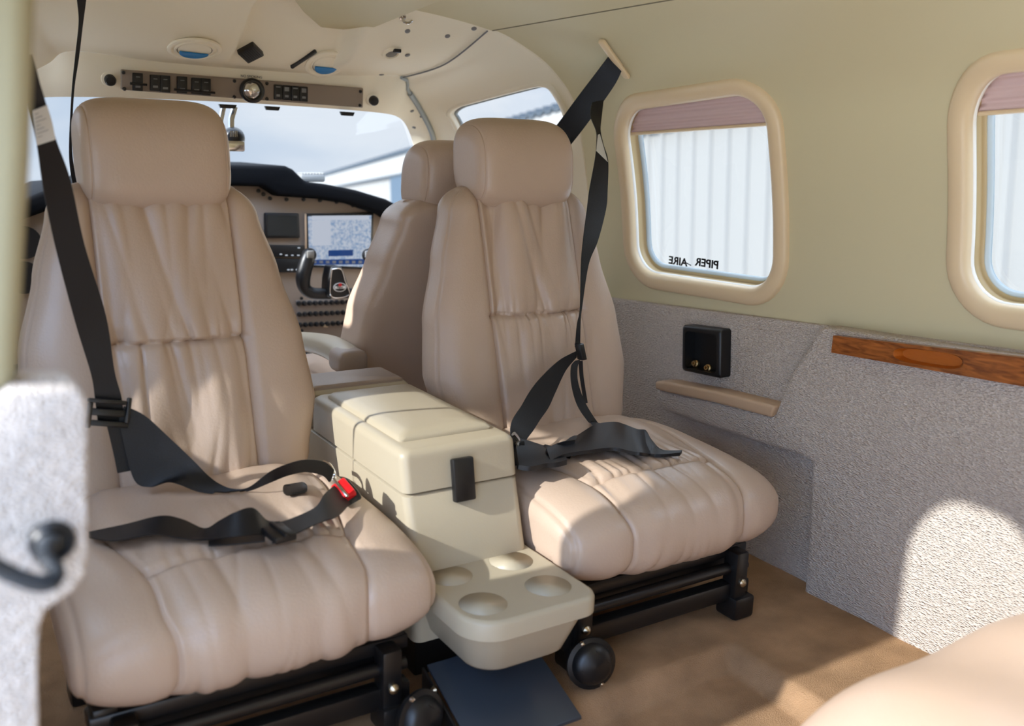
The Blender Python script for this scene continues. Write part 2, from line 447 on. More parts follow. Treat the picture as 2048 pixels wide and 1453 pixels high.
struct(sheet('added_sun_window', G().add(dq + [sum(dq, Vector())/len(dq)], [(i, (i+1) % len(dq), len(dq)) for i in range(len(dq))]), TINT))  # pane of the opening added for the sun, out of view
# mirrored lettering on the outside of the first pane
pa, pn = wall_frame(PA, 1.52, .592); pa = pa - pn*.038
p1 = at(1335, 527, X=pa.x); p2 = at(1443, 532, X=pa.x)
text('lettering', 'PIPER', (p1*.26+p2*.74)+Vector((0, 0, .003)), (0, 1, 0), (0, 0, 1), .024, BLACKP, w1, wide=1.25, bold=.0007)
text('lettering', 'AIRE', (p1*.80+p2*.20)+Vector((0, 0, .005)), (0, 1, 0), (0, 0, 1), .024, BLACKP, w1, wide=1.25, bold=.0007)
g = G().tube([p1.lerp(p2, .36)+Vector((0, 0, .003)), p1.lerp(p2, .45)+Vector((0, 0, -.002))], .0012, 6); obj('lettering_dash', g, RUBBER, w1)
# copilot door window: frame lip and pane
def door_loop(off, inn):
    out = []; m = len(CW)
    P = [PB(u, k) for u, k in CW]; ctr = sum(P, Vector())/m
    for i in range(m):
        t = (P[(i+1) % m]-P[i-1]).normalized(); n = Vector((-1, -.1, -.35)).normalized(); b = t.cross(n).normalized()
        if b.dot(P[i]-ctr) < 0: b = -b
        out.append(P[i]+b*off+n*inn)
    return out
def bridge(rows):
    m = len(rows[0]); return G().add(sum(rows, []), [(j*m+i, j*m+(i+1) % m, (j+1)*m+(i+1) % m, (j+1)*m+i) for j in range(len(rows)-1) for i in range(m)])
sheet('window_frame', bridge([door_loop(.016, 0), door_loop(.012, .006), (door_loop(.002, .006)), door_loop(-.002, 0), door_loop(-.002, -.02)]), LINER, door)
sheet('gasket', bridge([door_loop(-.001, -.012), door_loop(-.006, -.012), door_loop(-.007, -.02)]), SEALG, door)
dl = door_loop(0, -.016); sheet('window_pane', G().add(dl + [sum(dl, Vector())/len(dl)], [(i, (i+1) % len(dl), len(dl)) for i in range(len(dl))]), GLASS, door)
# windscreen glass
g = G()
def ws(u, v):
    x = 2*u-1; k = 9*(1-abs(x)); s = 1 if x >= 0 else -1
    a = cat(ST_E, k); b = Vector((.62*abs(x), 2.95-.25*x*x, .50)); p = a.lerp(b, v); p.x *= s
    p.y += .03; p.z += .012 + .03*math.sin(PI*v)*(1-x*x); return p
g.grid(ws, 60, 16); struct(sheet('window_4', g, GLASS))

# ------------------------------------------------------------------ floor
def foot(x, y):   # shallow footwell step in front of the seats
    return -.034*(1-sm(.962, .99, y - .05*(x-.1)))*(1-sm(.415, .44, x+.06*(.98-y)))
g = G().grid(lambda u, v: Vector((-.74+1.5*u, -.6+3.3*v, foot(-.74+1.5*u, -.6+3.3*v)
    + .0035*noise.noise(Vector(((-.74+1.5*u)*9, (-.6+3.3*v)*9, 3))))), 150, 330)
struct(sheet('floor', g, CARPET))

# ------------------------------------------------------------------ right side wall, lower fabric panels
def yz(px, py, X): p = at(px, py, X=X); return Vector((X, p.y, p.z))
XB = .744
top = lambda y: .505 + (1.12-y)*.066
base = [Vector((XB, y, top(y))) for y in (-.6, 0, .5, 1.0, 1.4, 1.795)] + [Vector((XB-.005, 1.795, -.05)), Vector((XB-.005, -.6, -.05))]
struct(obj('trim_5', G().prism(base, (1, 0, 0), .02, .004), FABRIC))
XR = .706
R = [yz(1640, 654, XR), yz(1612, 700, XR), yz(1580, 748, XR), yz(1547, 832, XR), yz(1430, 806, XR), yz(1312, 780, XR), yz(1308, 800, XR), yz(1325, 822, XR), yz(1420, 855, XR), yz(1520, 888, XR), yz(1600, 912, XR), yz(1622, 926, XR), yz(1616, 1050, XR)]
ft = at(1608, 1185, X=XR)
R += [Vector((XR, ft.y, -.05)), Vector((XR, -.6, -.05)), Vector((XR, -.6, top(-.6)-.004)), Vector((XR, .3, top(.3)-.004)), Vector((XR, .8, top(.8)-.004))]
struct(obj('trim_6', G().prism(R, (1, 0, 0), .06, .010, 4), FABRIC))
# armrest pad on the bulge
a = thing('wall_armrest', 'slim tan padded armrest on the right side wall below the black jack box', 'armrest', yz(1430, 800, .69))
q = [yz(1309, 763, .699), yz(1330, 764, .699), yz(1430, 783, .699), yz(1549, 813, .699), yz(1541, 836, .699), yz(1430, 807, .699), yz(1330, 785, .699), yz(1309, 779, .699)]
obj('pad', G().prism(q, (1, 0, 0), .06, .006, 3), PADTAN, a)
# jack box
jb = thing('jack_box', 'black recessed box with two brass headset jacks on the fabric side wall', 'jack box', yz(1402, 704, .73))
o4 = [yz(1363, 650, .713), yz(1441, 660, .713), yz(1440, 758, .713), yz(1362, 742, .713)]
ctr = sum(o4, Vector())/4
i4 = [ctr+(p-ctr)*.80 for p in o4]
for p in i4: p.z -= .002
bk = [p+Vector((.029, 0, 0)) for p in i4]
bm = bmesh.new(); vs = [[bm.verts.new(p) for p in L] for L in ([p+Vector((.042, 0, 0)) for p in o4], o4, i4)]
for A_, B_ in ((0, 1), (1, 2)):
    for i in range(4): bm.faces.new((vs[A_][i], vs[A_][(i+1) % 4], vs[B_][(i+1) % 4], vs[B_][i]))
es = [e for e in bm.edges if len(e.link_faces) == 2]
bmesh.ops.bevel(bm, geom=es, offset=.006, segments=3, affect='EDGES', profile=.5)
g = G()._bm(bm); 
g.add(i4 + [p*1 for p in bk], [(0, 1, 5, 4), (1, 2, 6, 5), (2, 3, 7, 6), (3, 0, 4, 7), (4, 5, 6, 7)])
obj('housing', g, BLACKP, jb)
for px, py in ((1393, 728), (1418, 737)):
    p = at(px, py, X=.7405); g = G().lathe([(.008, 0), (.008, .006), (.005, .007), (.005, .012), (.0025, .012), (.0025, .004)], p, (-1, -.15, .25), 16)
    obj('jack', g, BRASS, jb)
# wood strip with finger recess
wd = thing('wood_trim', 'polished walnut strip with an oval finger recess along the top of the side wall', 'wood trim', yz(1850, 715, .70))
XW = .690
def wl(px, e0, e1):   # points on the strip's upper / lower line
    return None
ya = at(1664, 690, X=XW).y; yb = -.3
zt = lambda y: at(1664, 671, X=XW).z + (ya-y)*(at(2048, 716, X=XW).z-at(1664, 671, X=XW).z)/(ya-at(2048, 716, X=XW).y)
zb = lambda y: at(1664, 706, X=XW).z + (ya-y)*(at(2048, 774, X=XW).z-at(1664, 706, X=XW).z)/(ya-at(2048, 774, X=XW).y)
y0, y1 = at(1788, 700, X=XW).y, at(1925, 735, X=XW).y
ym = (y0+y1)/2; hw = abs(y0-y1)/2
slot = []
for i in range(40):
    t = 2*PI*i/40; yy = ym + spow(math.cos(t), .55)*hw; zc = (zt(yy)+zb(yy))/2; slot.append((yy, zc + spow(math.sin(t), .8)*.34*(zt(yy)-zb(yy))))
slot_s = [(ym+(y-ym)*.86, (zt(ym)+zb(ym))/2 + (z-(zt(ym)+zb(ym))/2)*.8) for y, z in slot]
outer = [(ya, zb(ya)), (ya, zt(ya)), (.8, zt(.8)), (.5, zt(.5)), (.1, zt(.1)), (yb, zt(yb)), (yb, zb(yb)), (.1, zb(.1)), (.5, zb(.5)), (.8, zb(.8))]
pts = [Vector(p) for p in outer + slot]; no, ns = len(outer), len(slot)
V, E_, Fc, *_ = delaunay_2d_cdt(pts, [(i, (i+1) % no) for i in range(no)] + [(no+i, no+(i+1) % ns) for i in range(ns)], [], 0, 1e-6)
keep = [tuple(f) for f in Fc if not inside(sum((V[i] for i in f), Vector((0, 0)))/3, slot) and inside(sum((V[i] for i in f), Vector((0, 0)))/3, outer)]
g = G().add([Vector((XW, v.x, v.y)) for v in V], keep)
for L, s in ((outer, 1),):
    m = len(L); g.add([Vector((XW, y, z)) for y, z in L] + [Vector((XW+.014, y, z)) for y, z in L], [(i, (i+1) % m, m+(i+1) % m, m+i) for i in range(m)])
obj('strip', g, WOOD, wd)
rows = [[Vector((XW-.0015, y, z)) for y, z in slot], [Vector((XW+.001, ym+(y-ym)*.96, z)) for y, z in slot], [Vector((XW+.0125, y, z)) for y, z in slot_s]]
g = bridge(rows); m = len(slot); g.add(rows[2] + [Vector((XW+.0135, ym, (zt(ym)+zb(ym))/2))], [(i, (i+1) % m, m) for i in range(m)])
obj('finger_recess', g, WOODI, wd)

# ------------------------------------------------------------------ seats (local: origin on the floor below the cushion's front edge, front towards -y)
def crease(x, x0, w): return math.exp(-abs((x-x0)/w)**1.35)
def seat(name, label, cat_, loc, rz, seed, zs=1.0, base=True, group=None, knob=1, nx=3.6, ny=2.7, thick=1.):
    rnd = random.Random(seed); root = thing(name, label, cat_, loc, group); root.rotation_euler = (0, 0, rz); root.scale = (1, 1, zs)
    def emit(nm, fs, P, m):
        idx = {}; vv = []
        for f in fs:
            for q in f:
                if q not in idx: idx[q] = len(vv); vv.append(P[q])
        g = G().add(vv, [tuple(idx[q] for q in f) for f in fs]); return obj(nm, g, m, root, local=True, angle=80)
    # ---- cushion: columns across (side | centre | side), rows round the section, seams fall on grid lines
    W, yc, zc, hy, hz = .226, .205, .212, .222, .076
    def seam_x(y): return .128 + .045*sm(.05, .30, y) - .012*sm(.02, -.03, y)
    YS = .088
    ac = math.acos(-((yc-YS)/hy)**1.6)
    ANG = [ac*i/44 for i in range(44)] + [ac+(PI*1.22-ac)*i/64 for i in range(64)] + [PI*1.22+(PI*.78)*i/40 for i in range(40)]
    NA = len(ANG); J1, J2 = 44, 108
    N1, N2 = 26, 90
    cols = [('L', i/N1) for i in range(N1)] + [('C', i/N2) for i in range(N2+1)] + [('R', (i+1)/N1) for i in range(N1)]
    NX = len(cols)
    folds = [(-.12+.0265*i+rnd.uniform(-.012, .012), rnd.uniform(.005, .011), rnd.uniform(.2, 1.)**1.6, rnd.uniform(-.8, .8), rnd.uniform(.04, .15)) for i in range(10)]
    rear = [(-.13+.022*i+rnd.uniform(-.006, .006), rnd.uniform(.003, .006), rnd.uniform(.5, 1.), rnd.uniform(.04, .10)) for i in range(13)]
    def sect(t, a):
        s = max(0, 1-abs(t)**4.2)**(1/2.6); ry = hy*(.80+.20*s); rz_ = hz*(.30+.70*s)
        y = yc + ry*spow(math.cos(a), 2/3.2); return y, zc + rz_*spow(math.sin(a), 2/2.9) + .018*y/.42, s
    V = []; D = []
    for kind, q in cols:
        for a in ANG:
            y0_, _, _ = sect(.6, a); sx = seam_x(y0_)
            if kind == 'C': x = sx*(2*q-1)
            else:
                e = math.sin((1-q if kind == 'L' else q)*PI/2); x = (sx+(W-sx)*e)*(-1 if kind == 'L' else 1)
            t = x/W; y, z, s = sect(t, a)
            p = Vector((x, y, z)); V.append(p)
            n = Vector((0, spow(math.cos(a), .7)/hy, spow(math.sin(a), .7)/hz)).normalized()
            n = (n*s + Vector((math.copysign(1, x), 0, 0))*(1-s)).normalized(); d = 0.
            upper = (a < PI*1.22)
            if upper and y < .42:
                ins = kind == 'C'; dist = abs(abs(x)-sx); w_up = sm(.145, .19, z)
                d += .008*sm(.0, .045, dist) if ins else .004*sm(0, .03, dist)
                d -= .0055*math.exp(-(dist/.0032)**2)*w_up
                if ins:
                    edge = sm(0, .02, dist)
                    if a < ac+.3: d -= .007*math.exp(-((y-YS)/.0035)**2)
                    if a >= ac:
                        arc = max(0, YS-y)*.8 + max(0, .285-z)*.9
                        for x0, w, A, lean, ln in folds:
                            xx = x - x0 - lean*arc*.35
                            d -= .0052*A*crease(xx, 0, w*(.8+arc*4))*math.exp(-((arc-.03)/(.06+ln*.5))**2)*edge
                            d -= .0058*A*crease(x - x0*.9 + lean*.4*(z-.13), .012, w*.7)*math.exp(-((z-.135)/.055)**2)*edge
                        d += .0042*noise.noise(Vector((x*17, arc*6, seed)))*edge
                    else:
                        q_ = y-YS
                        for x0, w, A, ln in rear:
                            d -= .0085*A*crease(x + .35*q_*(x0*4), x0, w*(.8+q_*9))*math.exp(-q_/ln)*edge
                        d += .006*noise.noise(Vector((x*18, y*9, seed+4)))*edge
                else:
                    d += .002*noise.noise(Vector((x*10, y*8, z*10+seed)))
                    d -= .0035*math.exp(-((abs(x)-W*.955)/.0022)**2)*w_up
            D.append(p + n*d)
    parts = {'seat_cushion': [], 'front_insert': [], 'rear_insert': []}
    for i in range(NX-1):
        for j in range(NA):
            k = 'seat_cushion'
            if N1 <= i < N1+N2:
                if J1 <= j < J2: k = 'front_insert'
                elif 2 <= j < J1: k = 'rear_insert'
            parts[k].append((i*NA+j, i*NA+(j+1) % NA, (i+1)*NA+(j+1) % NA, (i+1)*NA+j))
    parts['seat_cushion'] += [tuple(range(NA-1, -1, -1)), tuple((NX-1)*NA+k for k in range(NA))]
    for nm, fs in parts.items(): emit(nm, fs, D, LEATHER)
    # ---- backrest: rings from the bottom up, seams on grid lines
    z0, z1, ZS = .235, .735, .497
    Wt = [(0, .178), (.12, .205), (.3, .226), (.5, .216), (.72, .186), (.9, .160), (1, .146)]
    XS = .106
    up = [(-.095+.024*i+rnd.uniform(-.012, .012), rnd.uniform(.004, .010), rnd.uniform(.25, 1.)**1.5, rnd.uniform(-.5, .5), rnd.uniform(.03, .13)) for i in range(9)]
    lo = [(-.10+.0185*i+rnd.uniform(-.009, .009), rnd.uniform(.003, .008), rnd.uniform(.25, 1.)**1.5, rnd.uniform(-.5, .5), rnd.uniform(.025, .13)) for i in range(12)]
    tp = [(-.09+.030*i+rnd.uniform(-.012, .012), rnd.uniform(.006, .013), rnd.uniform(.3, 1.)**1.3, rnd.uniform(-.5, .5), rnd.uniform(.05, .18)) for i in range(7)]
    vs_ = (ZS-z0)/(z1-z0)
    VV = [.5*.06*(1-math.cos(PI*i/8)) for i in range(8)] + [.06+(vs_-.06)*i/66 for i in range(66)] + [vs_+(.94-vs_)*i/64 for i in range(64)] + [.94+.06*math.sin(PI/2*i/12) for i in range(13)]
    ROWB, ROWS, ROWT = 8, 74, 138+4
    NB, M1, M2 = 60, 26, 96; NA = NB+2*M1+M2
    V = []; D = []
    for v in VV:
        e = abs(2*v-1); cap = max(0., 1-max(0, (e-.80)/.20)**2.6)**.5 if e > .8 else 1.
        z = z0+(z1-z0)*v; w = interp(Wt, v)*(.62+.38*cap); yf = .375 + .125*v; T = (.145-.03*v)*(.25+.75*cap)*thick; ycn = yf+.062
        xs_ = min(XS, w*.9); as_ = math.acos((xs_/w)**(nx/2))
        AN = [PI*i/NB for i in range(NB)] + [PI+as_*i/M1 for i in range(M1)]
        for j in range(M2):
            x = -xs_+2*xs_*j/M2; c = spow(x/w, nx/2); AN.append(2*PI-math.acos(clamp(c, -1, 1)))
        AN += [2*PI-as_+as_*i/M1 for i in range(M1)]
        for j, a in enumerate(AN):
            c, s = math.cos(a), math.sin(a)
            x = w*spow(c, 2/nx); y = ycn + T/2*spow(s, 2/ny)
            p = Vector((x, y, z)); V.append(p)
            n = Vector((spow(c, .8)*.5, spow(s, .8), 0)).normalized(); d = 0.
            if j >= NB:
                ax = abs(x); ins = NB+M1 <= j <= NB+M1+M2
                d += (.012*sm(0, .045, xs_-ax) if ins else .008*math.sin(PI*clamp((ax-xs_)/max(.02, w-xs_))))
                if v < .985: d -= .0075*math.exp(-((ax-xs_)/.0030)**2)
                if ins:
                    d -= .009*math.exp(-((z-ZS)/.0035)**2); d -= .005*(1-sm(0, .03, abs(z-ZS)))
                    ed = sm(0, .018, xs_-ax)
                    if z > ZS:
                        q = z-ZS
                        for x0, wd_, A, ln, L in up: d -= .0115*A*crease(x-ln*q*(1 if x0 > 0 else -1)*.6, x0, wd_*(.8+q*8))*math.exp(-q/L)*ed
                        q = .715-z
                        if q > 0:
                            for x0, wd_, A, ln, L in tp: d -= .013*A*crease(x-ln*q*.5, x0, wd_*(.8+q*4))*math.exp(-q/(L*1.3))*ed
                        d += .015*noise.noise(Vector((x*17, z*4.2, seed+1)))*ed
                    else:
                        q = ZS-z
                        for x0, wd_, A, ln, L in lo: d -= .0115*A*crease(x-ln*q*.4, x0, wd_*(.8+q*8))*math.exp(-q/L)*ed
                        q = z-.26
                        for x0, wd_, A, ln, L in up: d -= .010*A*crease(x*.9+ln*.5*q, x0*.8, wd_*(.8+q*5))*math.exp(-max(q, 0)/L)*ed
                        d += .013*noise.noise(Vector((x*19, z*4.2, seed+2)))*ed
                else: d += .003*noise.noise(Vector((x*8, z*7, seed+3)))
            if abs(s) < .5: d -= .0026*math.exp(-((s+.34)/.024)**2)      # piping along the side
            D.append(p+n*d)
    NH = len(VV)-1
    parts = {'backrest': [], 'upper_back_insert': [], 'lower_back_insert': []}
    for i in range(NH):
        for j in range(NA):
            f = (i*NA+j, i*NA+(j+1) % NA, (i+1)*NA+(j+1) % NA, (i+1)*NA+j); k = 'backrest'
            if NB+M1 <= j < NB+M1+M2 and ROWB <= i < ROWT: k = 'upper_back_insert' if i >= ROWS else 'lower_back_insert'
            parts[k].append(f)
    parts['backrest'] += [tuple(range(NA-1, -1, -1)), tuple(NH*NA+k for k in range(NA))]
    for nm, fs in parts.items(): emit(nm, fs, D, LEATHER)
    # ---- headrest
    W_, hy_, hz_, c0 = .110, .073, .087, Vector((0, .550, .777))
    TT = sorted([math.sin((-1+2*i/70)*PI/2) for i in range(71)] + [sg*(.90+o) for sg in (-1, 1) for o in (-.016, -.008, 0, .008, .016)])
    P = []; NQ = 84
    for t in TT:
        s = max(0, 1-abs(t)**5.2)**(1/2.3)
        for j in range(NQ):
            a = 2*PI*j/NQ; q = .48+.52*s
            q -= .026*math.exp(-((abs(t)-.90)/.009)**2)
            P.append(Vector((t*W_, hy_*q*spow(math.cos(a), 2/2.6), hz_*q*spow(math.sin(a), 2/2.9))) + c0 + Vector((0, .011*math.sin(a), 0)))
    Fq = [(i*NQ+j, i*NQ+(j+1) % NQ, (i+1)*NQ+(j+1) % NQ, (i+1)*NQ+j) for i in range(len(TT)-1) for j in range(NQ)]
    Fq += [tuple(range(NQ-1, -1, -1)), tuple((len(TT)-1)*NQ+k for k in range(NQ))]
    obj('headrest', G().add(P, Fq), LEATHER, root, local=True, angle=75)
    for s in (-1, 1): obj('headrest_post', G().tube([(s*.05, .545, .70), (s*.05, .548, .76)], .006, 10), CHROME, root, local=True)
    # ---- frame
    if base:
        g = G()
        for yy, zz in ((.075, .118), (.34, .12)): g.box((0, yy, zz), (.42, .035, .022), .004)
        for s in (-1, 1): g.box((s*.19, .21, .128), (.03, .30, .018), .004)
        g.box((0, .082, .088), (.38, .012, .05), .003)
        obj('seat_frame', g, BLACKM, root, local=True)
        g = G().tube([(-.20, .05, .092), (.20, .05, .092)], .010, 12); obj('front_tube', g, BLACKM, root, local=True)
        g = G().box((0, .052, .050), (.41, .026, .034), .005); obj('front_rail', g, BLACKM, root, local=True)
        for s in (-1, 1):
            for yy in (.045, .33):
                g = G().box((s*.172, yy, .074), (.030, .034, .104), .005).box((s*.178, yy, .022), (.048, .05, .042), .006)
                l = obj('leg', g, BLACKM, root, local=True)
                if yy < .1:
                    g = G().lathe([(.0075, 0), (.0075, .004), (.004, .008), (0, .009)], (s*.172, yy-.017, .070), (0, -1, .1), 14); obj('bolt', g, BOLT, l, local=True)
        kx = -.192*knob; ax = Vector((-.25*knob, -1, .2)).normalized(); wc = Vector((kx, -.012, .040))
        g = G().lathe([(.0, -.006), (.036, -.006), (.040, 0), (.040, .006), (.033, .008), (.030, .016), (.022, .022), (0, .025)], wc, ax, 30)
        w = obj('recline_wheel', g, BLACKP, root, local=True)
        u = ax.orthogonal().normalized(); q = ax.cross(u)
        for k in range(2):
            d = (u*math.cos(k*PI+1.2) + q*math.sin(k*PI+1.2))*.0365
            obj('bolt', G().lathe([(.0045, 0), (.003, .004), (0, .005)], wc+d+ax*.007, ax, 10), CHROME, w, local=True)
        for k in range(7):
            o = u*(-.018+.006*k)
            obj('rib', G().box(wc+o+ax*.021, (.003, .003, .030), .001, Matrix((u, ax, -q)).transposed()), BLACKM, w, local=True)
    else:
        g = G().box((0, .2, .07), (.34, .30, .13), .01); obj('seat_frame', g, BLACKM, root, local=True)
    return root
G2 = 'facing pair of cabin seats'
seatL = seat('cabin_seat', 'tan leather cabin seat left of the cream console, red belt buckle lying at its side', 'seat', (-.337, 1.03, 0), 0, 11, group=G2, knob=-1)
seatR = seat('cabin_seat', 'tan leather cabin seat between the cream console and the window wall', 'seat', (.340, 1.03, 0), 0, 23, group=G2, knob=1)
cop = seat('copilot_seat', 'tan leather front seat with its back to us, behind the seat by the window wall', 'seat', (.34, 2.36, 0), PI, 5, zs=.95, base=False, nx=6.5, ny=5.0, thick=1.12)
# inboard folding armrest of the front seat: local frame of that seat is turned half round
g = G()
P = [(.0, 1.795, .365), (.02, 1.86, .368), (.02, 1.95, .366), (.012, 2.06, .352), (-.0, 2.2, .33)]
P = [Vector((.082+x*.3, y, z)) for x, y, z in P]
Lp = spline(P, 6); V = []; Fc = []
for p in Lp: V += [p+Vector((.03*spow(math.cos(a), .6), 0, .022*spow(math.sin(a), .6))) for a in [2*PI*k/20 for k in range(20)]]
for i in range(len(Lp)-1):
    for k in range(20): Fc.append((i*20+k, i*20+(k+1) % 20, (i+1)*20+(k+1) % 20, (i+1)*20+k))
Fc += [tuple(range(19, -1, -1)), tuple((len(Lp)-1)*20+k for k in range(20))]
def to_seat(g, root):
    M = (Matrix.Translation(root.location) @ Matrix.Rotation(root.rotation_euler.z, 4, 'Z') @ Matrix.Diagonal((1, 1, root.scale.z, 1))).inverted()
    g.v = [M @ v for v in g.v]; return g
arm = obj('armrest', to_seat(G().add(V, Fc), cop), CREAM, cop, local=True)
g = G().box((.082, 1.80, .362), (.066, .075, .05), .016, seg=4); obj('armrest_end', to_seat(g, cop), LEATHER2, arm, local=True)

# rear seat, mostly out of frame at the lower right
rs = thing('rear_seat', 'pale leather rear seat cushion cut off by the lower right corner', 'seat', (.36, .3, 0))
def rc(u, v):
    t = -1+2*v; t = math.sin(t*PI/2); s = max(0, 1-abs(t)**3.6)**(1/2.3); a = 2*PI*u
    return Vector((.31+t*.37, .225+.335*(.7+.3*s)*spow(math.cos(a), .75), .228+.088*(.35+.65*s)*spow(math.sin(a), .8) + .004*math.sin(t*9)))
g = G().grid(rc, 72, 60, wrap=True); g.f += [tuple(range(71, -1, -1)), tuple(60*72+k for k in range(72))]
obj('seat_cushion', g, LEATHER, rs, angle=80)
g = G().box((.36, .16, .06), (.5, .44, .14), .01); obj('seat_base', g, BLACKM, rs)

# ------------------------------------------------------------------ centre console
con = thing('center_console', 'cream plastic console box between the two cabin seats, black latch on its front', 'console', (0, 1.38, 0))
YB, YF = 1.62, 1.172
def loopbox(x, yf, yb, r, z, n=6):
    L = []
    for cx, cy, a0 in ((x-r, yb-r, 0), (-x+r, yb-r, 90), (-x+r, yf+r, 180), (x-r, yf+r, 270)):
        for i in range(n+1):
            a = math.radians(a0+90*i/n); L.append(Vector((cx+r*math.cos(a), cy+r*math.sin(a), z)))
    return L
def stack(rows, cap0=True, cap1=True):
    g = bridge(rows); m = len(rows[0])
    if cap0: g.f.append(tuple(range(m-1, -1, -1)))
    if cap1: g.f.append(tuple((len(rows)-1)*m+k for k in range(m)))
    return g
XC = .099
obj('body', stack([loopbox(XC-.002, 1.125, YB, .014, .085), loopbox(XC-.002, 1.125, YB, .014, .20), loopbox(XC, 1.160, YB, .014, .302), loopbox(XC-.003, 1.163, YB-.003, .014, .304)]), CREAM, con)
obj('base', G().box((0, 1.39, .043), (.15, .44, .084), .004), BLACKM, con)
obj('lid', stack([loopbox(XC-.003, 1.163, 1.535, .012, .306), loopbox(XC, 1.160, 1.538, .014, .308), loopbox(XC, 1.170, 1.538, .014, .356)] +
    [loopbox(XC-.012*(1-math.cos(a)), 1.170+.012*(1-math.cos(a)), 1.538-.012*(1-math.cos(a)), .013, .356+.014*math.sin(a)) for a in (.4, .8, 1.2, PI/2)]), CREAM, con)
g = stack([loopbox(.081, 1.214, 1.508, .008, .366), loopbox(.081, 1.214, 1.508, .008, .373), loopbox(.076, 1.219, 1.503, .010, .379), loopbox(.055, 1.24, 1.485, .012, .3825), loopbox(.02, 1.27, 1.45, .012, .3835)])
obj('lid_pad', g, CREAM, con)
g = stack([loopbox(XC-.006, 1.545, 1.66, .008, .305), loopbox(XC, 1.542, 1.665, .012, .31), loopbox(XC, 1.542, 1.665, .012, .366), loopbox(XC-.006, 1.548, 1.66, .01, .372)]); obj('rear_body', g, CREAM, con)
g = stack([loopbox(.090, 1.552, 1.652, .006, .371), loopbox(.090, 1.552, 1.652, .006, .376), loopbox(.086, 1.556, 1.648, .006, .379)]); obj('rear_pad', g, LEATHER2, con)
fc = at(923, 957, Y=1.16); tilt = Matrix.Rotation(math.radians(-10), 3, 'X')
g = G().box((fc.x, 1.155, fc.z), (.036, .012, .066), .003, rot=tilt); obj('latch', g, BLACKP, con)
# cup holder tray with four wells
tr_z = .196
def tray_loop(x0, x1, yf, yb, r, z, n=10):
    L = []
    for cx, cy, a0, rr in ((x1-.012, yb-.012, 0, .012), (x0+.012, yb-.012, 90, .012), (x0+r, yf+r, 180, r), (x1-r*.55, yf+r*.55, 270, r*.55)):
        for i in range(n+1):
            a = math.radians(a0+90*i/n); L.append(Vector((cx+rr*math.cos(a), cy+rr*math.sin(a), z)))
    return L
tx0, tx1, tyf, tyb = -.103, .1065, .945, 1.16
wells = [at(px, py, Z=tr_z) for px, py in ((1022, 1122), (899, 1152), (1096, 1172), (966, 1208))]
out_l = tray_loop(tx0+.006, tx1-.006, tyf+.006, tyb, .05, tr_z)
rw = .0335
circ = [[Vector((w.x+rw*math.cos(2*PI*k/28), w.y+rw*math.sin(2*PI*k/28))) for k in range(28)] for w in wells]
pts = [Vector((p.x, p.y)) for p in out_l]; no = len(pts); ed = [(i, (i+1) % no) for i in range(no)]
for c in circ:
    o = len(pts); pts += c; ed += [(o+i, o+(i+1) % 28) for i in range(28)]
V, E_, Fc, *_ = delaunay_2d_cdt(pts, ed, [], 1, 1e-6)
keep = []
for f in Fc:
    c = sum((V[i] for i in f), Vector((0, 0)))/len(f)
    if not any((c-Vector((w.x, w.y))).length < rw*.985 for w in wells): keep.append(tuple(f))
g = G().add([Vector((v.x, v.y, tr_z)) for v in V], keep)
rows = [out_l, tray_loop(tx0+.002, tx1-.002, tyf+.002, tyb, .052, tr_z-.002), tray_loop(tx0, tx1, tyf, tyb, .054, tr_z-.007), tray_loop(tx0, tx1, tyf, tyb, .054, tr_z-.028), tray_loop(tx0+.004, tx1-.004, tyf+.004, tyb, .053, tr_z-.031),
        tray_loop(tx0+.010, tx1-.012, tyf+.012, tyb, .05, tr_z-.032), tray_loop(tx0+.030, tx1-.030, tyf+.035, tyb, .045, .104), tray_loop(tx0+.036, tx1-.036, tyf+.044, tyb, .042, .096)]
b = stack(rows, cap0=False); g.add(b.v, b.f)
tray = obj('cup_tray', g, CREAM, con, angle=50)
for w in wells:
    g = G().lathe([(rw+.0002, .0), (rw-.0015, -.003), (rw-.002, -.006), (rw-.0045, -.036), (rw-.007, -.040), (0.0001, -.041)], (w.x, w.y, tr_z), (0, 0, 1), 28)
    g.f = g.f[:-1]; sheet('cup_well', g, CREAM, tray)
# navy floor plate under the tray
pl = thing('floor_plate', 'dark navy metal plate sloping to the carpet below the cup tray', 'floor plate', (0, 1.03, 0))
A1, A2, A3_, A4 = at(884, 1385, Z=.055), at(1100, 1322, Z=.055), at(1146, 1422, Z=.012), at(925, 1475, Z=.012)
A4.x = A1.x = (A1.x+A4.x)/2; A2.x = A3_.x = (A2.x+A3_.x)/2; A1.y = A2.y = 1.06; A3_.y = A4.y = .945
g = G().prism([A1+Vector((0, .03, .015)), A2+Vector((0, .03, .015)), A3_, A4], (0, -.3, -1), .005, .001)
obj('plate', g, NAVY, pl)
for x in (A1.x, ):
    g = G().prism([Vector((x-.004, A1.y+.03, A1.z+.013)), Vector((x-.004, A4.y, A4.z-.003)), Vector((x-.004, A4.y, .001)), Vector((x-.004, A1.y+.03, .001))], (-1, 0, 0), .004, .001)
    s = obj('side_bracket', g, BLACKM, pl)
    for yy, zz in ((1.05, .052), (.975, .018)):
        obj('bolt', G().lathe([(.007, 0), (.005, .004), (0, .006)], (x-.008, yy, zz), (-1, 0, 0), 12), BOLT, s)

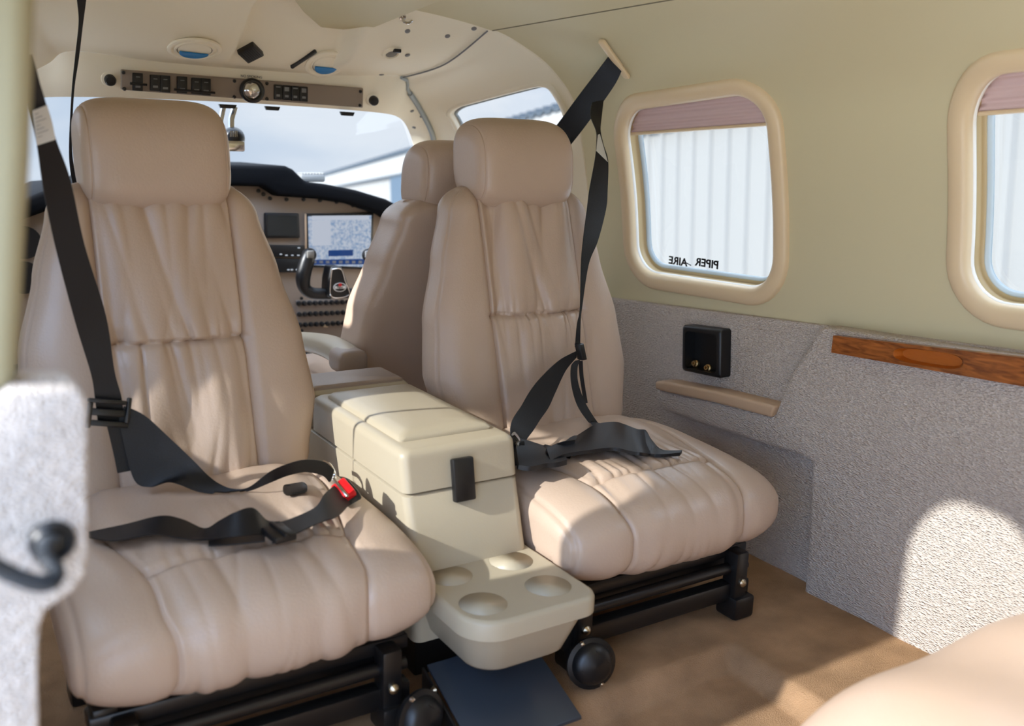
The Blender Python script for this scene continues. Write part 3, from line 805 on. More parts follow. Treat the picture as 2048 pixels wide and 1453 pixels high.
# ------------------------------------------------------------------ seat belts
def E2(a, b, Y=None, Z=None, Y2=None, Z2=None):
    k = dict(Y=Y) if Y is not None else dict(Z=Z)
    k2 = dict(Y=Y2) if Y2 is not None else (dict(Z=Z2) if Z2 is not None else k)
    return (at(*a, **k), at(*b, **k2))
bl = thing('seat_belt', 'black shoulder and lap belt across the left cabin seat, red button on its buckle', 'seat belt', at(400, 1000, Z=.3), 'cabin seat belts')
sh = [E2((60, 110), (66, 110), Y=1.20), E2((57, 165), (78, 160), Y=1.22), E2((57, 205), (90, 200), Y=1.23), E2((74, 292), (112, 279), Y=1.26), E2((86, 375), (141, 361), Y=1.29), E2((110, 492), (169, 489), Y=1.32),
      E2((151, 647), (212, 632), Y=1.345), E2((182, 749), (229, 742), Y=1.35), E2((190, 800), (243, 795), Y=1.35), E2((196, 850), (248, 842), Y=1.352)]
obj('shoulder_strap', G().ribbon(sh), BELT, bl, angle=70)
lb = [(a+(CAM-a).normalized()*.004, b+(CAM-b).normalized()*.004) for a, b in [E2((66, 222), (94, 210), Y=1.234), E2((70, 258), (104, 244), Y=1.25), E2((74, 291), (111, 279), Y=1.26)]]
lbo = obj('belt_label', G().ribbon(lb, th=.0008), LABELW, bl, angle=70)
g = G()
for k in range(7):
    t = .12+.11*k; a0, b0 = lb[0][0].lerp(lb[2][0], t), lb[0][1].lerp(lb[2][1], t); o = (CAM-a0).normalized()*.0008
    g.tube([a0.lerp(b0, .08)+o, a0.lerp(b0, .35+.2*((k*37) % 3))+o], .0004, 4)
obj('label_print', g, GREYP, lbo)
# adjuster
c = at(216, 826, Y=1.342); M3 = Matrix.Rotation(math.radians(12), 3, 'Y') @ Matrix.Rotation(math.radians(-12), 3, 'X')
g = G().box(c+Vector((0, 0, .016)), (.050, .012, .006), .002, M3).box(c+Vector((.0, 0, -.016)), (.050, .012, .008), .002, M3).box(c+Vector((-.024, 0, 0)), (.006, .010, .036), .002, M3).box(c+Vector((.026, 0, 0)), (.006, .010, .036), .002, M3).box(c, (.046, .006, .010), .002, M3)
obj('adjuster', g, BLACKP, bl)
obj('strap_end', G().ribbon([E2((212, 846), (243, 842), Y=1.352), E2((224, 895), (252, 890), Y=1.35), E2((235, 947), (261, 942), Y=1.345)]), BELT, bl, angle=70)
lap = [E2((238, 838), (248, 812), Y=1.35), E2((246, 880), (290, 832), Y=1.345), E2((268, 960), (341, 878), Y=1.335), E2((300, 975), (385, 920), Y=1.325), E2((341, 965), (416, 952), Y=1.31), E2((400, 985), (440, 969), Y=1.295),
       E2((454, 990), (466, 978), Y=1.285), E2((500, 982), (498, 975), Y=1.275), E2((540, 966), (540, 944), Y=1.27), E2((575, 952), (580, 927), Y=1.275), E2((610, 945), (612, 920), Y=1.285), E2((645, 952), (648, 924), Y=1.295), E2((660, 968), (668, 940), Y=1.30)]
obj('lap_strap', G().ribbon(lap), BELT, bl, angle=70)
lap2 = [E2((178, 1076), (178, 1065), Z=.30), E2((228, 1083), (250, 1050), Z=.305), E2((308, 1070), (321, 1033), Z=.314, Z2=.322), E2((360, 1078), (365, 1040), Z=.308, Z2=.315), E2((395, 1081), (409, 1058), Z=.305, Z2=.306),
        E2((440, 1078), (440, 1042), Z=.312, Z2=.318), E2((480, 1073), (470, 1026), Z=.318, Z2=.335), E2((515, 1070), (505, 1017), Z=.318, Z2=.338), E2((535, 1074), (534, 1042), Z=.314, Z2=.318), E2((560, 1082), (560, 1044), Z=.313)]
obj('lap_strap', G().ribbon(lap2), BELT, bl, angle=70)
lap3 = [E2((545, 1088), (550, 1048), Z=.314), E2((588, 1070), (584, 1038), Z=.315), E2((640, 1046), (630, 1016), Z=.314, Z2=.318), E2((676, 1033), (648, 990), Z=.308, Z2=.322), E2((700, 1008), (668, 972), Z=.30, Z2=.318)]
obj('lap_strap', G().ribbon(lap3), BELT, bl, angle=70)
obj('strap_end', G().ribbon([E2((417, 1093), (417, 1083), Z=.304), E2((470, 1090), (470, 1076), Z=.306), E2((530, 1084), (530, 1066), Z=.312)]), BELT, bl, angle=70)
a0, a1 = at(556, 1050, Z=.318), at(560, 1086, Z=.316); ad = (a1-a0).normalized(); pd = (at(584, 1050, Z=.318)-at(536, 1062, Z=.318)).normalized(); up = ad.cross(pd).normalized(); up = up if up.z > 0 else -up
MA = Matrix((pd, ad - pd*ad.dot(pd), up)).transposed()
g = G().box((a0+a1)/2, (.030, .046, .010), .003, MA).box((a0+a1)/2+up*.006, (.006, .050, .006), .002, MA)
obj('adjuster', g, BLACKP, bl)
bc = at(690, 985, X=-.170); bd = (at(707, 1006, X=-.169)-at(672, 964, X=-.173)).normalized(); bu = Vector((-.5, -.35, .8)); bu = (bu-bd*bu.dot(bd)).normalized()
MB = Matrix((bd, bu.cross(bd), bu)).transposed()
g = G().box(bc+Vector((.004, .005, -.004)), (.042, .030, .018), .004, MB); bk_ = obj('buckle', g, BLACKP, bl)
g = G().box(bc+bu*.004, (.036, .024, .014), .003, MB); obj('button', g, RED, bk_)
g = G().box(bc+bu*.012-MB.col[1]*.002, (.046, .005, .005), .002, MB); obj('tongue_plate', g, CHROME, bk_)
pts = [at(px, py, X=-.146) for px, py in ((648, 925), (660, 932), (668, 948), (668, 966))]
obj('tongue', G().tube(spline(pts, 5), .0035, 8), CHROME, bl)
g = G().box(at(590, 982, Y=1.37), (.036, .02, .016), .005); obj('buckle_stalk', g, BLACKP, bl)

br = thing('seat_belt', 'black belt hanging beside the window and bunched on the seat next to the wall', 'seat belt', at(1200, 890, Z=.31), 'cabin seat belts')
sh = [E2((1184, 205), (1207, 200), Y=1.585), E2((1181, 232), (1203, 235), Y=1.57), E2((1192, 262), (1201, 262), Y=1.545), E2((1193, 285), (1207, 290), Y=1.53), E2((1190, 318), (1216, 322), Y=1.51), E2((1179, 378), (1215, 378), Y=1.485), E2((1174, 418), (1212, 418), Y=1.47),
      E2((1166, 481), (1196, 481), Y=1.44), E2((1162, 530), (1177, 530), Y=1.425), E2((1160, 615), (1164, 615), Y=1.40), E2((1154, 650), (1161, 645), Y=1.39), E2((1150, 695), (1160, 690), Y=1.385)]
obj('shoulder_strap', G().ribbon(sh), BELT, br, angle=70)
o = Vector((-.001, -.0025, 0))
g = G().prism([at(1195, 270, Y=1.541)+o, at(1199, 268, Y=1.541)+o, at(1215, 324, Y=1.509)+o, at(1192, 302, Y=1.52)+o], (0, 1, 0), .0012); obj('belt_label', g, LABELW, br)
A, B, Cc, Dd = at(1160, 689, Y=1.375), at(1168, 687, Y=1.38), at(1175, 720, Y=1.375), at(1166, 722, Y=1.37)
g = G().prism([A, B, Cc, Dd], (-.3, 1, 0), .014, .002); obj('adjuster', g, BLACKP, br)
lap = [E2((1153, 715), (1152, 703), Y=1.378), E2((1131, 742), (1120, 720), Y=1.365), E2((1111, 784), (1086, 751), Y=1.34), E2((1097, 815), (1062, 780), Y=1.32), E2((1080, 840), (1043, 812), Y=1.30), E2((1066, 862), (1027, 836), Y=1.28), E2((1054, 878), (1021, 856), Y=1.262), E2((1048, 890), (1022, 880), Y=1.25)]
obj('lap_strap', G().ribbon(lap), BELT, br, angle=70)
obj('strap_end', G().ribbon([E2((1150, 722), (1160, 720), Y=1.375), E2((1142, 735), (1155, 735), Y=1.37), E2((1143, 770), (1156, 765), Y=1.36), E2((1155, 812), (1169, 803), Y=1.35), E2((1181, 850), (1190, 838), Y=1.33), E2((1204, 872), (1210, 862), Y=1.31)]), BELT, br, angle=70)
obj('strap_end', G().ribbon([E2((1157, 722), (1165, 722), Y=1.378), E2((1160, 755), (1167, 755), Y=1.375), E2((1168, 808), (1175, 806), Y=1.365)]), BELT, br, angle=70)
ZB = .316
cl = [((1092, 900), (1100, 925), .05), ((1148, 878), (1130, 912), .1), ((1190, 853), (1179, 904), .12), ((1228, 847), (1226, 899), .14), ((1249, 852), (1261, 906), .13), ((1272, 861), (1283, 909), .12), ((1291, 864), (1300, 911), .11), ((1306, 886), (1322, 912), .06), ((1325, 903), (1340, 911), .02), ((1364, 904), (1360, 909), .008)]
ed = []
for a, b, dy_ in cl:
    q = at(*b, Z=ZB if b[0] < 1300 else ZB-.012); ed.append((q, at(*a, Y=q.y+dy_)))
obj('lap_strap', G().ribbon(ed, th=.006), BELT, br, angle=70)
cl = [E2((1036, 935), (1028, 880), Z=.318, Y2=1.25), E2((1060, 938), (1050, 884), Z=.318, Y2=1.26), E2((1090, 932), (1075, 892), Z=.318, Y2=1.265), E2((1115, 930), (1100, 900), Z=.318, Y2=1.265), E2((1134, 925), (1128, 905), Z=.318, Y2=1.25)]
obj('lap_strap', G().ribbon(cl, th=.008), BELT, br, angle=70)
cl = [E2((1092, 915), (1095, 897), Y=1.245), E2((1120, 916), (1122, 885), Y=1.24), E2((1140, 921), (1150, 880), Y=1.235)]
obj('lap_strap', G().ribbon(cl, th=.003), BELT, br, angle=70)
pts = [at(px, py, Y=1.228) for px, py in ((1027, 868), (1036, 880), (1036, 895), (1043, 910), (1046, 925))]
obj('tongue', G().tube(spline(pts, 5), .004, 8), CHROME, br)
g = G().box(at(1030, 905, Y=1.24), (.03, .02, .045), .006); obj('buckle', g, BLACKP, br)

pb = thing('shoulder_belt', 'thin dark front shoulder belt seen edge on, left of the left headrest', 'seat belt', at(150, 115, Y=1.72))
obj('strap', G().ribbon([E2((150, -25), (175, -25), Y=1.68), E2((155, 10), (171, 10), Y=1.69), E2((157, 48), (166, 48), Y=1.70), E2((150, 115), (158, 115), Y=1.71), E2((143, 186), (148, 186), Y=1.72), E2((138, 292), (144, 292), Y=1.73), E2((141, 345), (150, 345), Y=1.735), E2((152, 400), (160, 400), Y=1.74)]), BELT, pb, angle=70)
cb = thing('shoulder_belt', 'wide black front shoulder belt from the wall guide down behind the right headrest', 'seat belt', at(1180, 180, Y=1.66))
obj('strap', G().ribbon([E2((1222, 106), (1247, 132), Y=1.575), E2((1195, 142), (1232, 165), Y=1.60), E2((1160, 188), (1203, 208), Y=1.65), E2((1117, 246), (1160, 266), Y=1.71), E2((1080, 292), (1128, 306), Y=1.76)]), BELT, cb, angle=70)
g = G(); p0, n0 = on(1205, 74, lift=.004); p1, _ = on(1259, 149, lift=.004); pm, _ = on(1230, 112, lift=.006)
ax = (p1-p0).normalized(); w = ax.cross(n0).normalized()
g.box((p0+p1)/2+n0*.004, ((p1-p0).length, .016, .010), .004, Matrix((ax, w, n0)).transposed())
bg = obj('belt_guide', g, BEZEL); tag(bg, 'slim tan slotted guide on the upper wall that the wide belt runs through', 'belt guide')

# straps lie on the leather, not in it: slide any sunken point back along its sight line
def rest_on(root, seats, gap=.005):
    T = bvh(*[c for r in seats for c in r.children if c.type == 'MESH'])
    for o in root.children:
        w_ = wloc(o)
        for v in o.data.vertices:
            p = v.co + w_; d = p-CAM; L0 = d.length; d.normalize()
            h, n_, i_, t_ = T.ray_cast(CAM, d)
            if h is not None and t_ < L0+gap:
                q = h - d*gap
                if n_ is not None: q = q + (n_ if n_.dot(d) < 0 else -n_)*.003
                v.co = q - w_
for b_ in (bl, br): rest_on(b_, (seatL, seatR))

# ------------------------------------------------------------------ left foreground: door post, side panel end, cord
YP = .60
post = [at(px, py, Y=YP) for px, py in ((78, -60), (75, 0), (71, 150), (66, 300), (57, 450), (49, 600), (42, 700), (34, 800))]
left = [p + Vector((-.13, 0, 0)) for p in reversed(post)]
struct(obj('trim_13', G().prism(post+left, (0, 1, 0), .042, .018, 5), POSTM))
sp = [at(px, py, Y=.585) for px, py in ((8, 798), (22, 784), (148, 780), (168, 788), (175, 812), (176, 1110), (170, 1150), (150, 1182), (120, 1203), (92, 1222), (80, 1252), (76, 1330), (78, 1480))]
lo_ = sp[-1]; sp += [Vector((-.80, lo_.y, lo_.z)), Vector((-.80, sp[0].y, sp[0].z))]
ft7 = struct(obj('trim_7', G().prism(sp, (0, 1, 0), .055, .010, 4), FABRIC))
pg = at(105, 1086, Y=.583)
g = G().lathe([(.0, .001), (.0075, .001), (.008, -.001), (.0105, -.004), (.013, -.001), (.0135, .002)], pg, (0, 1, 0), 24)
obj('grommet', g, BLACKP, ft7)
pts = spline([pg+Vector((0, .0, 0))] + [at(px, py, Y=y) for px, py, y in ((92, 1092, .572), (94, 1118, .565), (112, 1142, .562), (105, 1163, .56), (78, 1168, .558), (40, 1157, .556), (0, 1138, .553), (-60, 1100, .55))], 14)
g = G()
V = []
L_ = 0; hel = []
for i in range(len(pts)-1):
    a, b = pts[i], pts[i+1]; t = (b-a).normalized(); u = t.orthogonal().normalized(); w = t.cross(u)
g.tube(pts, [.0050+.0006*math.sin(i*2.1) for i in range(len(pts))], 12)
cd = obj('headset_cord', g, RUBBER); tag(cd, 'dark coiled cord coming out of the hole in the fabric panel end', 'cord')
# left lower lining and cockpit kick panels
struct(obj('trim_8', G().box((-.745, 1.23, .20), (.02, 1.14, .50), .004), FABRIC))
g = G()
for s in (1, -1): g.box((s*.722, 2.25, .2), (.02, .95, .56), .004)
struct(obj('trim_9', g, FABRIC))
struct(obj('wall_firewall', G().box((0, 2.98, .22), (1.5, .03, .56), .004), BLACKM))

# ------------------------------------------------------------------ instrument panel
YI = 2.55
ip = thing('instrument_panel', 'taupe instrument panel with screens and rows of breakers under a black glareshield', 'instrument panel', (0, YI, .25))
Q = lambda px, py, y=YI: at(px, py, Y=y)
inr = [Q(455, 371), Q(515, 372), Q(530, 381), Q(545, 391), Q(620, 396), Q(690, 407), Q(750, 428), Q(790, 452), Q(815, 480)]
inl = [Vector((-.24, YI, .675)), Vector((-.30, YI, .645)), Vector((-.38, YI, .632)), Vector((-.45, YI, .605)), Vector((-.53, YI, .56)), Vector((-.58, YI, .50))]
face = inr + [Vector((.62, YI, .25)), Vector((-.62, YI, .25))] + inl[::-1]
obj('panel_face', G().prism(face, (0, 1, 0), .02, .003), PANELI, ip)
otr = [Q(455, 329), Q(560, 331), Q(575, 338), Q(601, 363), Q(640, 367), Q(700, 379), Q(760, 397), Q(800, 418), Q(818, 436), Q(830, 470)]
otl = [Vector((-.24, YI, .732)), Vector((-.29, YI, .69)), Vector((-.38, YI, .682)), Vector((-.45, YI, .652)), Vector((-.54, YI, .60)), Vector((-.61, YI, .51))]
band = [p+Vector((0, -.05, 0)) for p in otr + inr[::-1] + inl + otl[::-1]]
obj('glareshield', G().prism(band, (0, 1, 0), .42, .012, 3), GLARE, ip)
g = G()
for px, py in ((540, 396), (573, 398), (607, 398), (640, 400), (673, 403), (706, 410), (738, 420), (517, 381), (527, 388)): g.lathe([(.006, 0), (.005, .004), (0, .005)], Q(px, py+1, YI-.001), (0, -1, 0), 10); obj('screw', g, BLACKP, ip); g = G()
def quad(g, pts, th=.01, r=.002, y=YI):  return g.prism([Q(px, py, y) for px, py in pts], (0, 1, 0), th, r)
def screen(nm, pts, bez, scr_m, inset=4, y=YI-.012):
    fr = obj(nm, quad(G(), pts, .014, .004, y), bez, ip); cx = sum(p[0] for p in pts)/4; cy = sum(p[1] for p in pts)/4
    ins = [(px + (inset if px < cx else -inset), py + (inset if py < cy else -inset)) for px, py in pts]
    s = obj('screen', quad(G(), ins, .002, 0, y-.0015), scr_m, fr); return fr, ins
screen('display', [(530, 426), (599, 427), (601, 477), (530, 477)], BLACKP, DSCREEN, 5)
fr, ins = screen('display', [(611, 428), (748, 426), (745, 540), (614, 535)], BLACKP, MAP, 5)
obj('screen_page', quad(G(), [(624, 442), (661, 441), (662, 491), (625, 492)], .001, 0, YI-.0145), PAGE, fr)
obj('screen_page', quad(G(), [(624, 432), (738, 431), (738, 440), (624, 441)], .001, 0, YI-.0145), PAGE, fr)
obj('screen_page', quad(G(), [(657, 501), (706, 500), (706, 512), (657, 513)], .001, 0, YI-.0145), DARKBLUE, fr)
obj('screen_page', quad(G(), [(620, 520), (740, 518), (740, 529), (621, 530)], .001, 0, YI-.0145), DARKBLUE, fr)
for i in range(9): obj('softkey', quad(G(), [(626+13*i, 522), (633+13*i, 522), (633+13*i, 527), (626+13*i, 527)], .001, 0, YI-.0155), GREYP, fr)
g = quad(G(), [(609, 428), (613, 428), (614, 498), (610, 498)], .003, .001, YI-.016); obj('display_edge', g, PADTAN, fr)
for pts, marks in (([(520, 490), (612, 492), (613, 515), (522, 514)], ((562, 509), (573, 511), (585, 511), (597, 511), (598, 496))), ([(520, 517), (608, 519), (610, 546), (522, 545)], ((577, 540), (584, 540), (594, 540), (600, 526), (600, 533)))):
    u_ = obj('radio', quad(G(), pts, .02, .003, YI-.014), BLACKP, ip)
    g = G()
    for px, py in marks: quad(g, [(px-2.2, py-1), (px+2.2, py-1), (px+2.2, py+1), (px-2.2, py+1)], .002, 0, YI-.0155)
    obj('radio_marks', g, WHITEP, u_)
obj('plate', quad(G(), [(592, 601), (745, 598), (745, 640), (738, 690), (606, 684), (594, 640)], .004, .002, YI-.004), PANELG, ip)
brk = None
for r, (y0_, y1_) in enumerate(((607, 603), (629, 623), (650, 644))):
    for i in range(13):
        px = 597 + 10.95*i + r*1.2; py = y0_ + (y1_-y0_)*i/12
        p = Q(px, py, YI-.004)
        if brk is None:
            g = G().lathe([(.0072, 0), (.0072, .004), (.0055, .005), (.0055, .011), (.0045, .0125), (0, .0125)], p, (0, -1, 0), 14)
            brk = obj('circuit_breaker', g, BLACKP, ip); brk0 = p
        else:
            c_ = brk.copy(); C.objects.link(c_); c_.parent = ip; c_.location = p-brk0
obj('placard', quad(G(), [(647, 649), (656, 649), (656, 655), (647, 655)], .002, 0, YI-.0065), BEZEL, ip)
g = G()
for px, py in ((604, 662), (690, 659), (603, 597)): g.lathe([(.005, 0), (.004, .003), (0, .004)], Q(px, py, YI-.006), (0, -1, 0), 10); obj('screw', g, BLACKP, ip); g = G()
g = G()
for i in range(7): quad(g, [(608+19*i, 686-1.0*i), (621+19*i, 685-1.0*i), (621+19*i, 690-1.0*i), (608+19*i, 691-1.0*i)], .002, 0, YI-.012)
obj('lower_tab', g, PADTAN, ip)
# gauge partly seen at the far left
g = G().lathe([(.0, .004), (.033, .004), (.038, .0), (.040, -.006)], Q(47, 485, YI-.004), (0, 1, 0), 28); obj('gauge', g, BLACKP, ip)
g = G().lathe([(.0, .004), (.033, .004), (.038, .0), (.040, -.006)], Q(47, 555, YI-.004), (0, 1, 0), 28); obj('gauge', g, BLACKP, ip)
# white ribbed box on the glareshield
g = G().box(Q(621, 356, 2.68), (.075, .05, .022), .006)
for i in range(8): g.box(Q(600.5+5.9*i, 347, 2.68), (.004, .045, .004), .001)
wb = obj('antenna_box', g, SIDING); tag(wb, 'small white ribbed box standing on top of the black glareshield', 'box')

# ------------------------------------------------------------------ control yoke
YY = 2.40
yk = thing('control_yoke', 'black control yoke with an oval badge on its hub, in front of the screens', 'yoke', at(678, 570, Y=YY))
QY = lambda px, py, y=YY: at(px, py, Y=y)
def mir(px): return 2*679-px
def horn(f):
    pts = [QY(f(660), 588), QY(f(640), 588), QY(f(622), 586), QY(f(610), 577), QY(f(606), 560), QY(f(609), 540), QY(f(615), 520), QY(f(618), 508)]
    return spline(pts, 6)
for f in (lambda x: x, mir):
    p = horn(f); n = len(p); rr = [.016+.004*sm(.35, .6, i/n)-.004*sm(.8, 1, i/n) for i in range(n)]
    grip = obj('grip', G().tube(p, rr, 14), BLACKP, yk)
    g = G().lathe([(.018, -.012), (.018, .006), (.014, .012), (0, .012)], QY(f(619), 510), (0, -1, .25), 16); obj('grip_top', g, BLACKP, grip)
    g = G().box(QY(f(621), 509, YY-.016), (.020, .008, .020), .003); obj('button', g, SIDING if f(1) == 1 else GREYP, grip)
hub = [(663, 534), (685, 534), (694, 560), (703, 592), (697, 597), (661, 597), (656, 592), (658, 560)]
hb = obj('hub', G().prism([QY(*p, y=YY-.03) for p in hub], (0, 1, 0), .055, .006, 3), BLACKP, yk)
hp = [(664, 539), (682, 539), (690, 562), (698, 590), (664, 594), (661, 565)]
L_ = [QY(*p, y=YY-.032) for p in hp]
obj('hub_trim', G().tube(spline(L_+[L_[0]], 5), .0014, 6), CHROME, hb)
ec = QY(680, 575, YY-.0335); eR = (QY(693, 575, YY-.0335)-ec).length; eU = (QY(680, 566, YY-.0335)-ec).length
def ell(k, y): return [ec+Vector((math.cos(t)*eR*k, y, math.sin(t)*eU*k)) for t in [2*PI*i/32 for i in range(32)]]
obj('badge', G().prism(ell(1, 0), (0, 1, 0), .002), WHITEP, hb)
obj('badge', G().prism(ell(.86, -.0006), (0, 1, 0), .002), BLACKP, hb)
obj('badge', G().prism([ec+Vector((x*eR, -.0009, z*eU)) for x, z in ((-.8, -.3), (.8, -.3), (.8, .3), (-.8, .3))], (0, 1, 0), .002), WHITEP, hb)
g = G().lathe([(0, .001), (.005, .001), (.005, 0)], ec+Vector((0, -.001, eU*.55)), (0, -1, 0), 12); obj('badge', g, RED, hb)
text('badge_lettering', 'Piper', ec+Vector((0, -.0012, 0)), (1, 0, 0), (0, 0, 1), eU*.72, BLACKP, hb)
g = G().tube([QY(680, 580, YY), QY(680, 580, YI-.008)], .012, 14); obj('shaft', g, CHROME, yk)

# ------------------------------------------------------------------ overhead switch panel
YO = 2.118
QO = lambda px, py, y=YO: at(px, py, Y=y)
op = thing('overhead_switch_panel', 'long taupe overhead strip with black switches above the windshield', 'switch panel', QO(485, 175))
obj('plate', G().prism([QO(243, 140), QO(727, 177), QO(726, 216), QO(243, 180)], (0, 1, .2), .012, .002), PANELG, op)
def oq(g, pts, y, th=.006, r=.001): return g.prism([QO(px, py, y) for px, py in pts], (0, 1, 0), th, r)
for x0, x1, y0_, y1_ in ((266, 286, 145, 181), (301, 321, 149, 181), (321, 341, 150, 184), (355, 375, 152, 186), (384, 403, 155, 188), (403, 422, 156, 190)):
    s = obj('switch', oq(G(), [(x0, y0_), (x1, y0_+1.5), (x1, y1_+1.5), (x0, y1_)], YO-.008, .01, .0015), BLACKP, op)
    g = G(); xm = (x0+x1)/2
    oq(g, [(xm-4, y0_+8), (xm+4, y0_+8.5), (xm+4, y0_+10), (xm-4, y0_+9.5)], YO-.0085, .001, 0)
    oq(g, [(xm-5, y1_-10), (xm+5, y1_-9.5), (xm+5, y1_-5), (xm-5, y1_-5.5)], YO-.0085, .001, 0); obj('switch_print', g, GREYP, s)
for a_, b_ in (((260, 167), (294, 170)), ((348, 179), (430, 186))): obj('switch_guard', G().tube([QO(*a_, YO-.01), QO(*b_, YO-.01)], .0025, 8), BLACKP, op)
for i in range(4):
    x0 = 549 + 17.2*i; y0_ = 168.5+1.4*i
    s = obj('switch', oq(G(), [(x0, y0_), (x0+15.5, y0_+1.2), (x0+15.5, y0_+31), (x0, y0_+30)], YO-.006, .008, .0015), BLACKP, op)
    g = G(); oq(g, [(x0+3, y0_+4), (x0+12, y0_+4.6), (x0+12, y0_+(13 if i % 2 else 7)), (x0+3, y0_+(12.4 if i % 2 else 6.4))], YO-.0065, .001, 0)
    oq(g, [(x0+4, y0_+20), (x0+11, y0_+20.5), (x0+11, y0_+25), (x0+4, y0_+24.5)], YO-.0065, .001, 0); obj('switch_print', g, GREYP, s)
g = G()
for px, py in ((247, 145), (249, 178), (469, 162), (469, 194), (534, 167), (534, 198), (721, 183), (720, 211)): g.lathe([(.004, 0), (.003, .003), (0, .0035)], QO(px, py, YO-.001), (0, -1, 0), 10); obj('screw', g, BLACKP, op); g = G()
lc = QO(503, 181, YO-.002); dn = Vector((-.05, -1, -.1))
dl_ = obj('map_light', G().lathe([(.0265, 0), (.0265, .010), (.022, .013), (.021, .009), (.0195, .005)], lc, dn, 32), BLACKP, op)
lens = G().lathe([(.0205, .006), (.015, .010), (.008, .012), (0, .0125)], lc, dn, 24)
for v in lens.v: v += Vector((0, -.002*noise.noise(v*120), 0))
obj('lens', lens, CHROME, dl_)
text('lettering', 'NO SMOKING', QO(503, 153.5, YO+.001), QO(540, 157)-QO(466, 151.5), (0, 0, 1), .0075, RUBBER, op)
for px, py, lab in ((219, 157, 'round black knob left of the overhead switch panel'), (744, 198, 'round black knob right of the overhead switch panel')):
    p, n = on(px, py); kd = thing('air_knob', lab, 'knob', p, 'overhead knobs')
    obj('collar', G().lathe([(.017, 0), (.016, .004), (.013, .005)], p-Vector((0, 0, 0))+n*.0005, n*.5+Vector((0, -.6, 0)), 22), LINER, kd)
    obj('knob', G().lathe([(.011, 0), (.0115, .012), (.009, .017), (0, .018)], p+n*.002, n*.5+Vector((0, -.6, 0)), 20), BLACKP, kd)
# ceiling vents
def vent(px, py, r, lab):
    p, n = on(px, py, bvh(roof_o)); v = thing('ceiling_vent', lab, 'air vent', p, 'ceiling air vents')
    up_ = Vector((1, 0, 0))
    obj('ring', G().lathe([(r, -.002), (r, .002), (r*.96, .0035), (r*.86, .0035), (r*.82, .001), (r*.76, .001), (r*.73, .0035), (r*.66, .0035), (r*.65, .0)], p, n, 44), LINER, v)
    obj('disc', G().lathe([(r*.63, .0), (r*.62, .003), (r*.3, .005), (0, .005)], p, n, 40), LINER, v); obj('gap', G().lathe([(r*.66, .002), (r*.63, .002)], p, n, 40), SEAM, v)
    x = Vector((1, .05, 0)); x = (x-n*x.dot(n)).normalized(); yv = n.cross(x); yv = yv if yv.y < 0 else -yv     # towards the rear of the cabin
    half = [p+n*.0055+x*(r*.55*math.cos(t))+(-yv)*(r*(.08+.50*math.sin(t))) for t in [PI*i/20 for i in range(21)]]
    obj('flap', G().prism(half, n, .003, .0008), BLUE, v); return v
vent(389, 98, .052, 'round cream ceiling vent with blue flap, left of the square black speaker')
vent(652, 128, .047, 'round cream ceiling vent with blue flap, right of the square black speaker')
p, n = on(500, 102, bvh(roof_o)); spk = thing('speaker', 'small square black speaker set diagonally in the front ceiling', 'speaker', p)
x = (at(526, 103, Y=p.y)-at(474, 101, Y=p.y)).normalized(); x = (x-n*x.dot(n)).normalized(); y_ = n.cross(x)
a1_, a2_ = (x+y_).normalized(), (x-y_).normalized()
obj('frame', G().box(p+n*.004, (.040, .040, .014), .002, Matrix((a1_, a2_, n)).transposed()), BLACKP, spk)
g = G()
for i in range(7):
    o = -.014+.0047*i; g.box(p+n*.0115+a1_*o, (.0018, .032, .002), .0004, Matrix((a1_, a2_, n)).transposed())
obj('grille', g, RUBBER, spk)
p0, n0 = on(582, 132, bvh(roof_o), .003); p1, _ = on(631, 100, bvh(roof_o), .003)
ax = (p1-p0).normalized(); g = G().box((p0+p1)/2, ((p1-p0).length, .008, .008), .002, Matrix((ax, n0.cross(ax), n0)).transposed())
hd = obj('pull_handle', g, BLACKP); tag(hd, 'thin black slanted pull handle between the speaker and the right ceiling vent', 'handle')
p, n = on(783, 107, bvh(roof_o)); ll = thing('map_lamp', 'small round ceiling lamp with a black tab near the upper door seam', 'lamp', p)
obj('bezel', G().lathe([(.022, -.001), (.021, .003), (.015, .004), (.014, .001)], p, n, 26), LINER, ll); obj('lens', G().lathe([(.0135, .001), (.008, .004), (0, .005)], p, n, 22), SIDING, ll)
q, n = on(793, 97, bvh(roof_o)); obj('tab', G().box(q+n*.006, (.016, .012, .008), .002), BLACKP, ll)
p, n = on(805, 34, bvh(roof_o, ceiling)); g = G().tube(spline([p+n*.001, p+n*.012, p+n*.016+Vector((.006, -.006, 0)), p+n*.010+Vector((.014, -.012, 0))], 5), .003, 8).lathe([(.008, 0), (.007, .003), (0, .004)], p, n, 14)
hk = obj('coat_hook', g, CHROME); tag(hk, 'tiny chrome coat hook on the ceiling edge', 'hook')
g = G()
for px, py in ((815, 62), (895, 72), (948, 57), (815, 110), (763, 149)):
    p, n = on(px, py, bvh(roof_o, door, ceiling)); g.lathe([(.006, 0), (.006, .0012), (.004, .002), (0, .0022)], p, n, 12); obj('screw', g, GREYP, roof_o); g = G()
for px, py in ((824, 222), (843, 233), (828, 255)):
    p, n = on(px, py, bvh(surr, door)); g.lathe([(.005, 0), (.005, .0012), (.003, .002), (0, .0022)], p, n, 12); obj('screw', g, GREYP, surr); g = G()
# door seal along the door's front edge
kk = [7-.3*i for i in range(22)]
pts = [PB(2, k)+Vector((-.003, -.006, -.003)) for k in kk if k > .5]
struct(obj('trim_12', G().tube(pts[:5], .004, 8).tube(pts[4:], [.007]*len(pts[4:]), 10), SEALG))
g = G().tube([PB(s_, 7.0)+Vector((0, 0, -.0035)) for s_ in [i/10 for i in range(21)]], .0018, 6)
struct(obj('trim_10', g, GREYP))

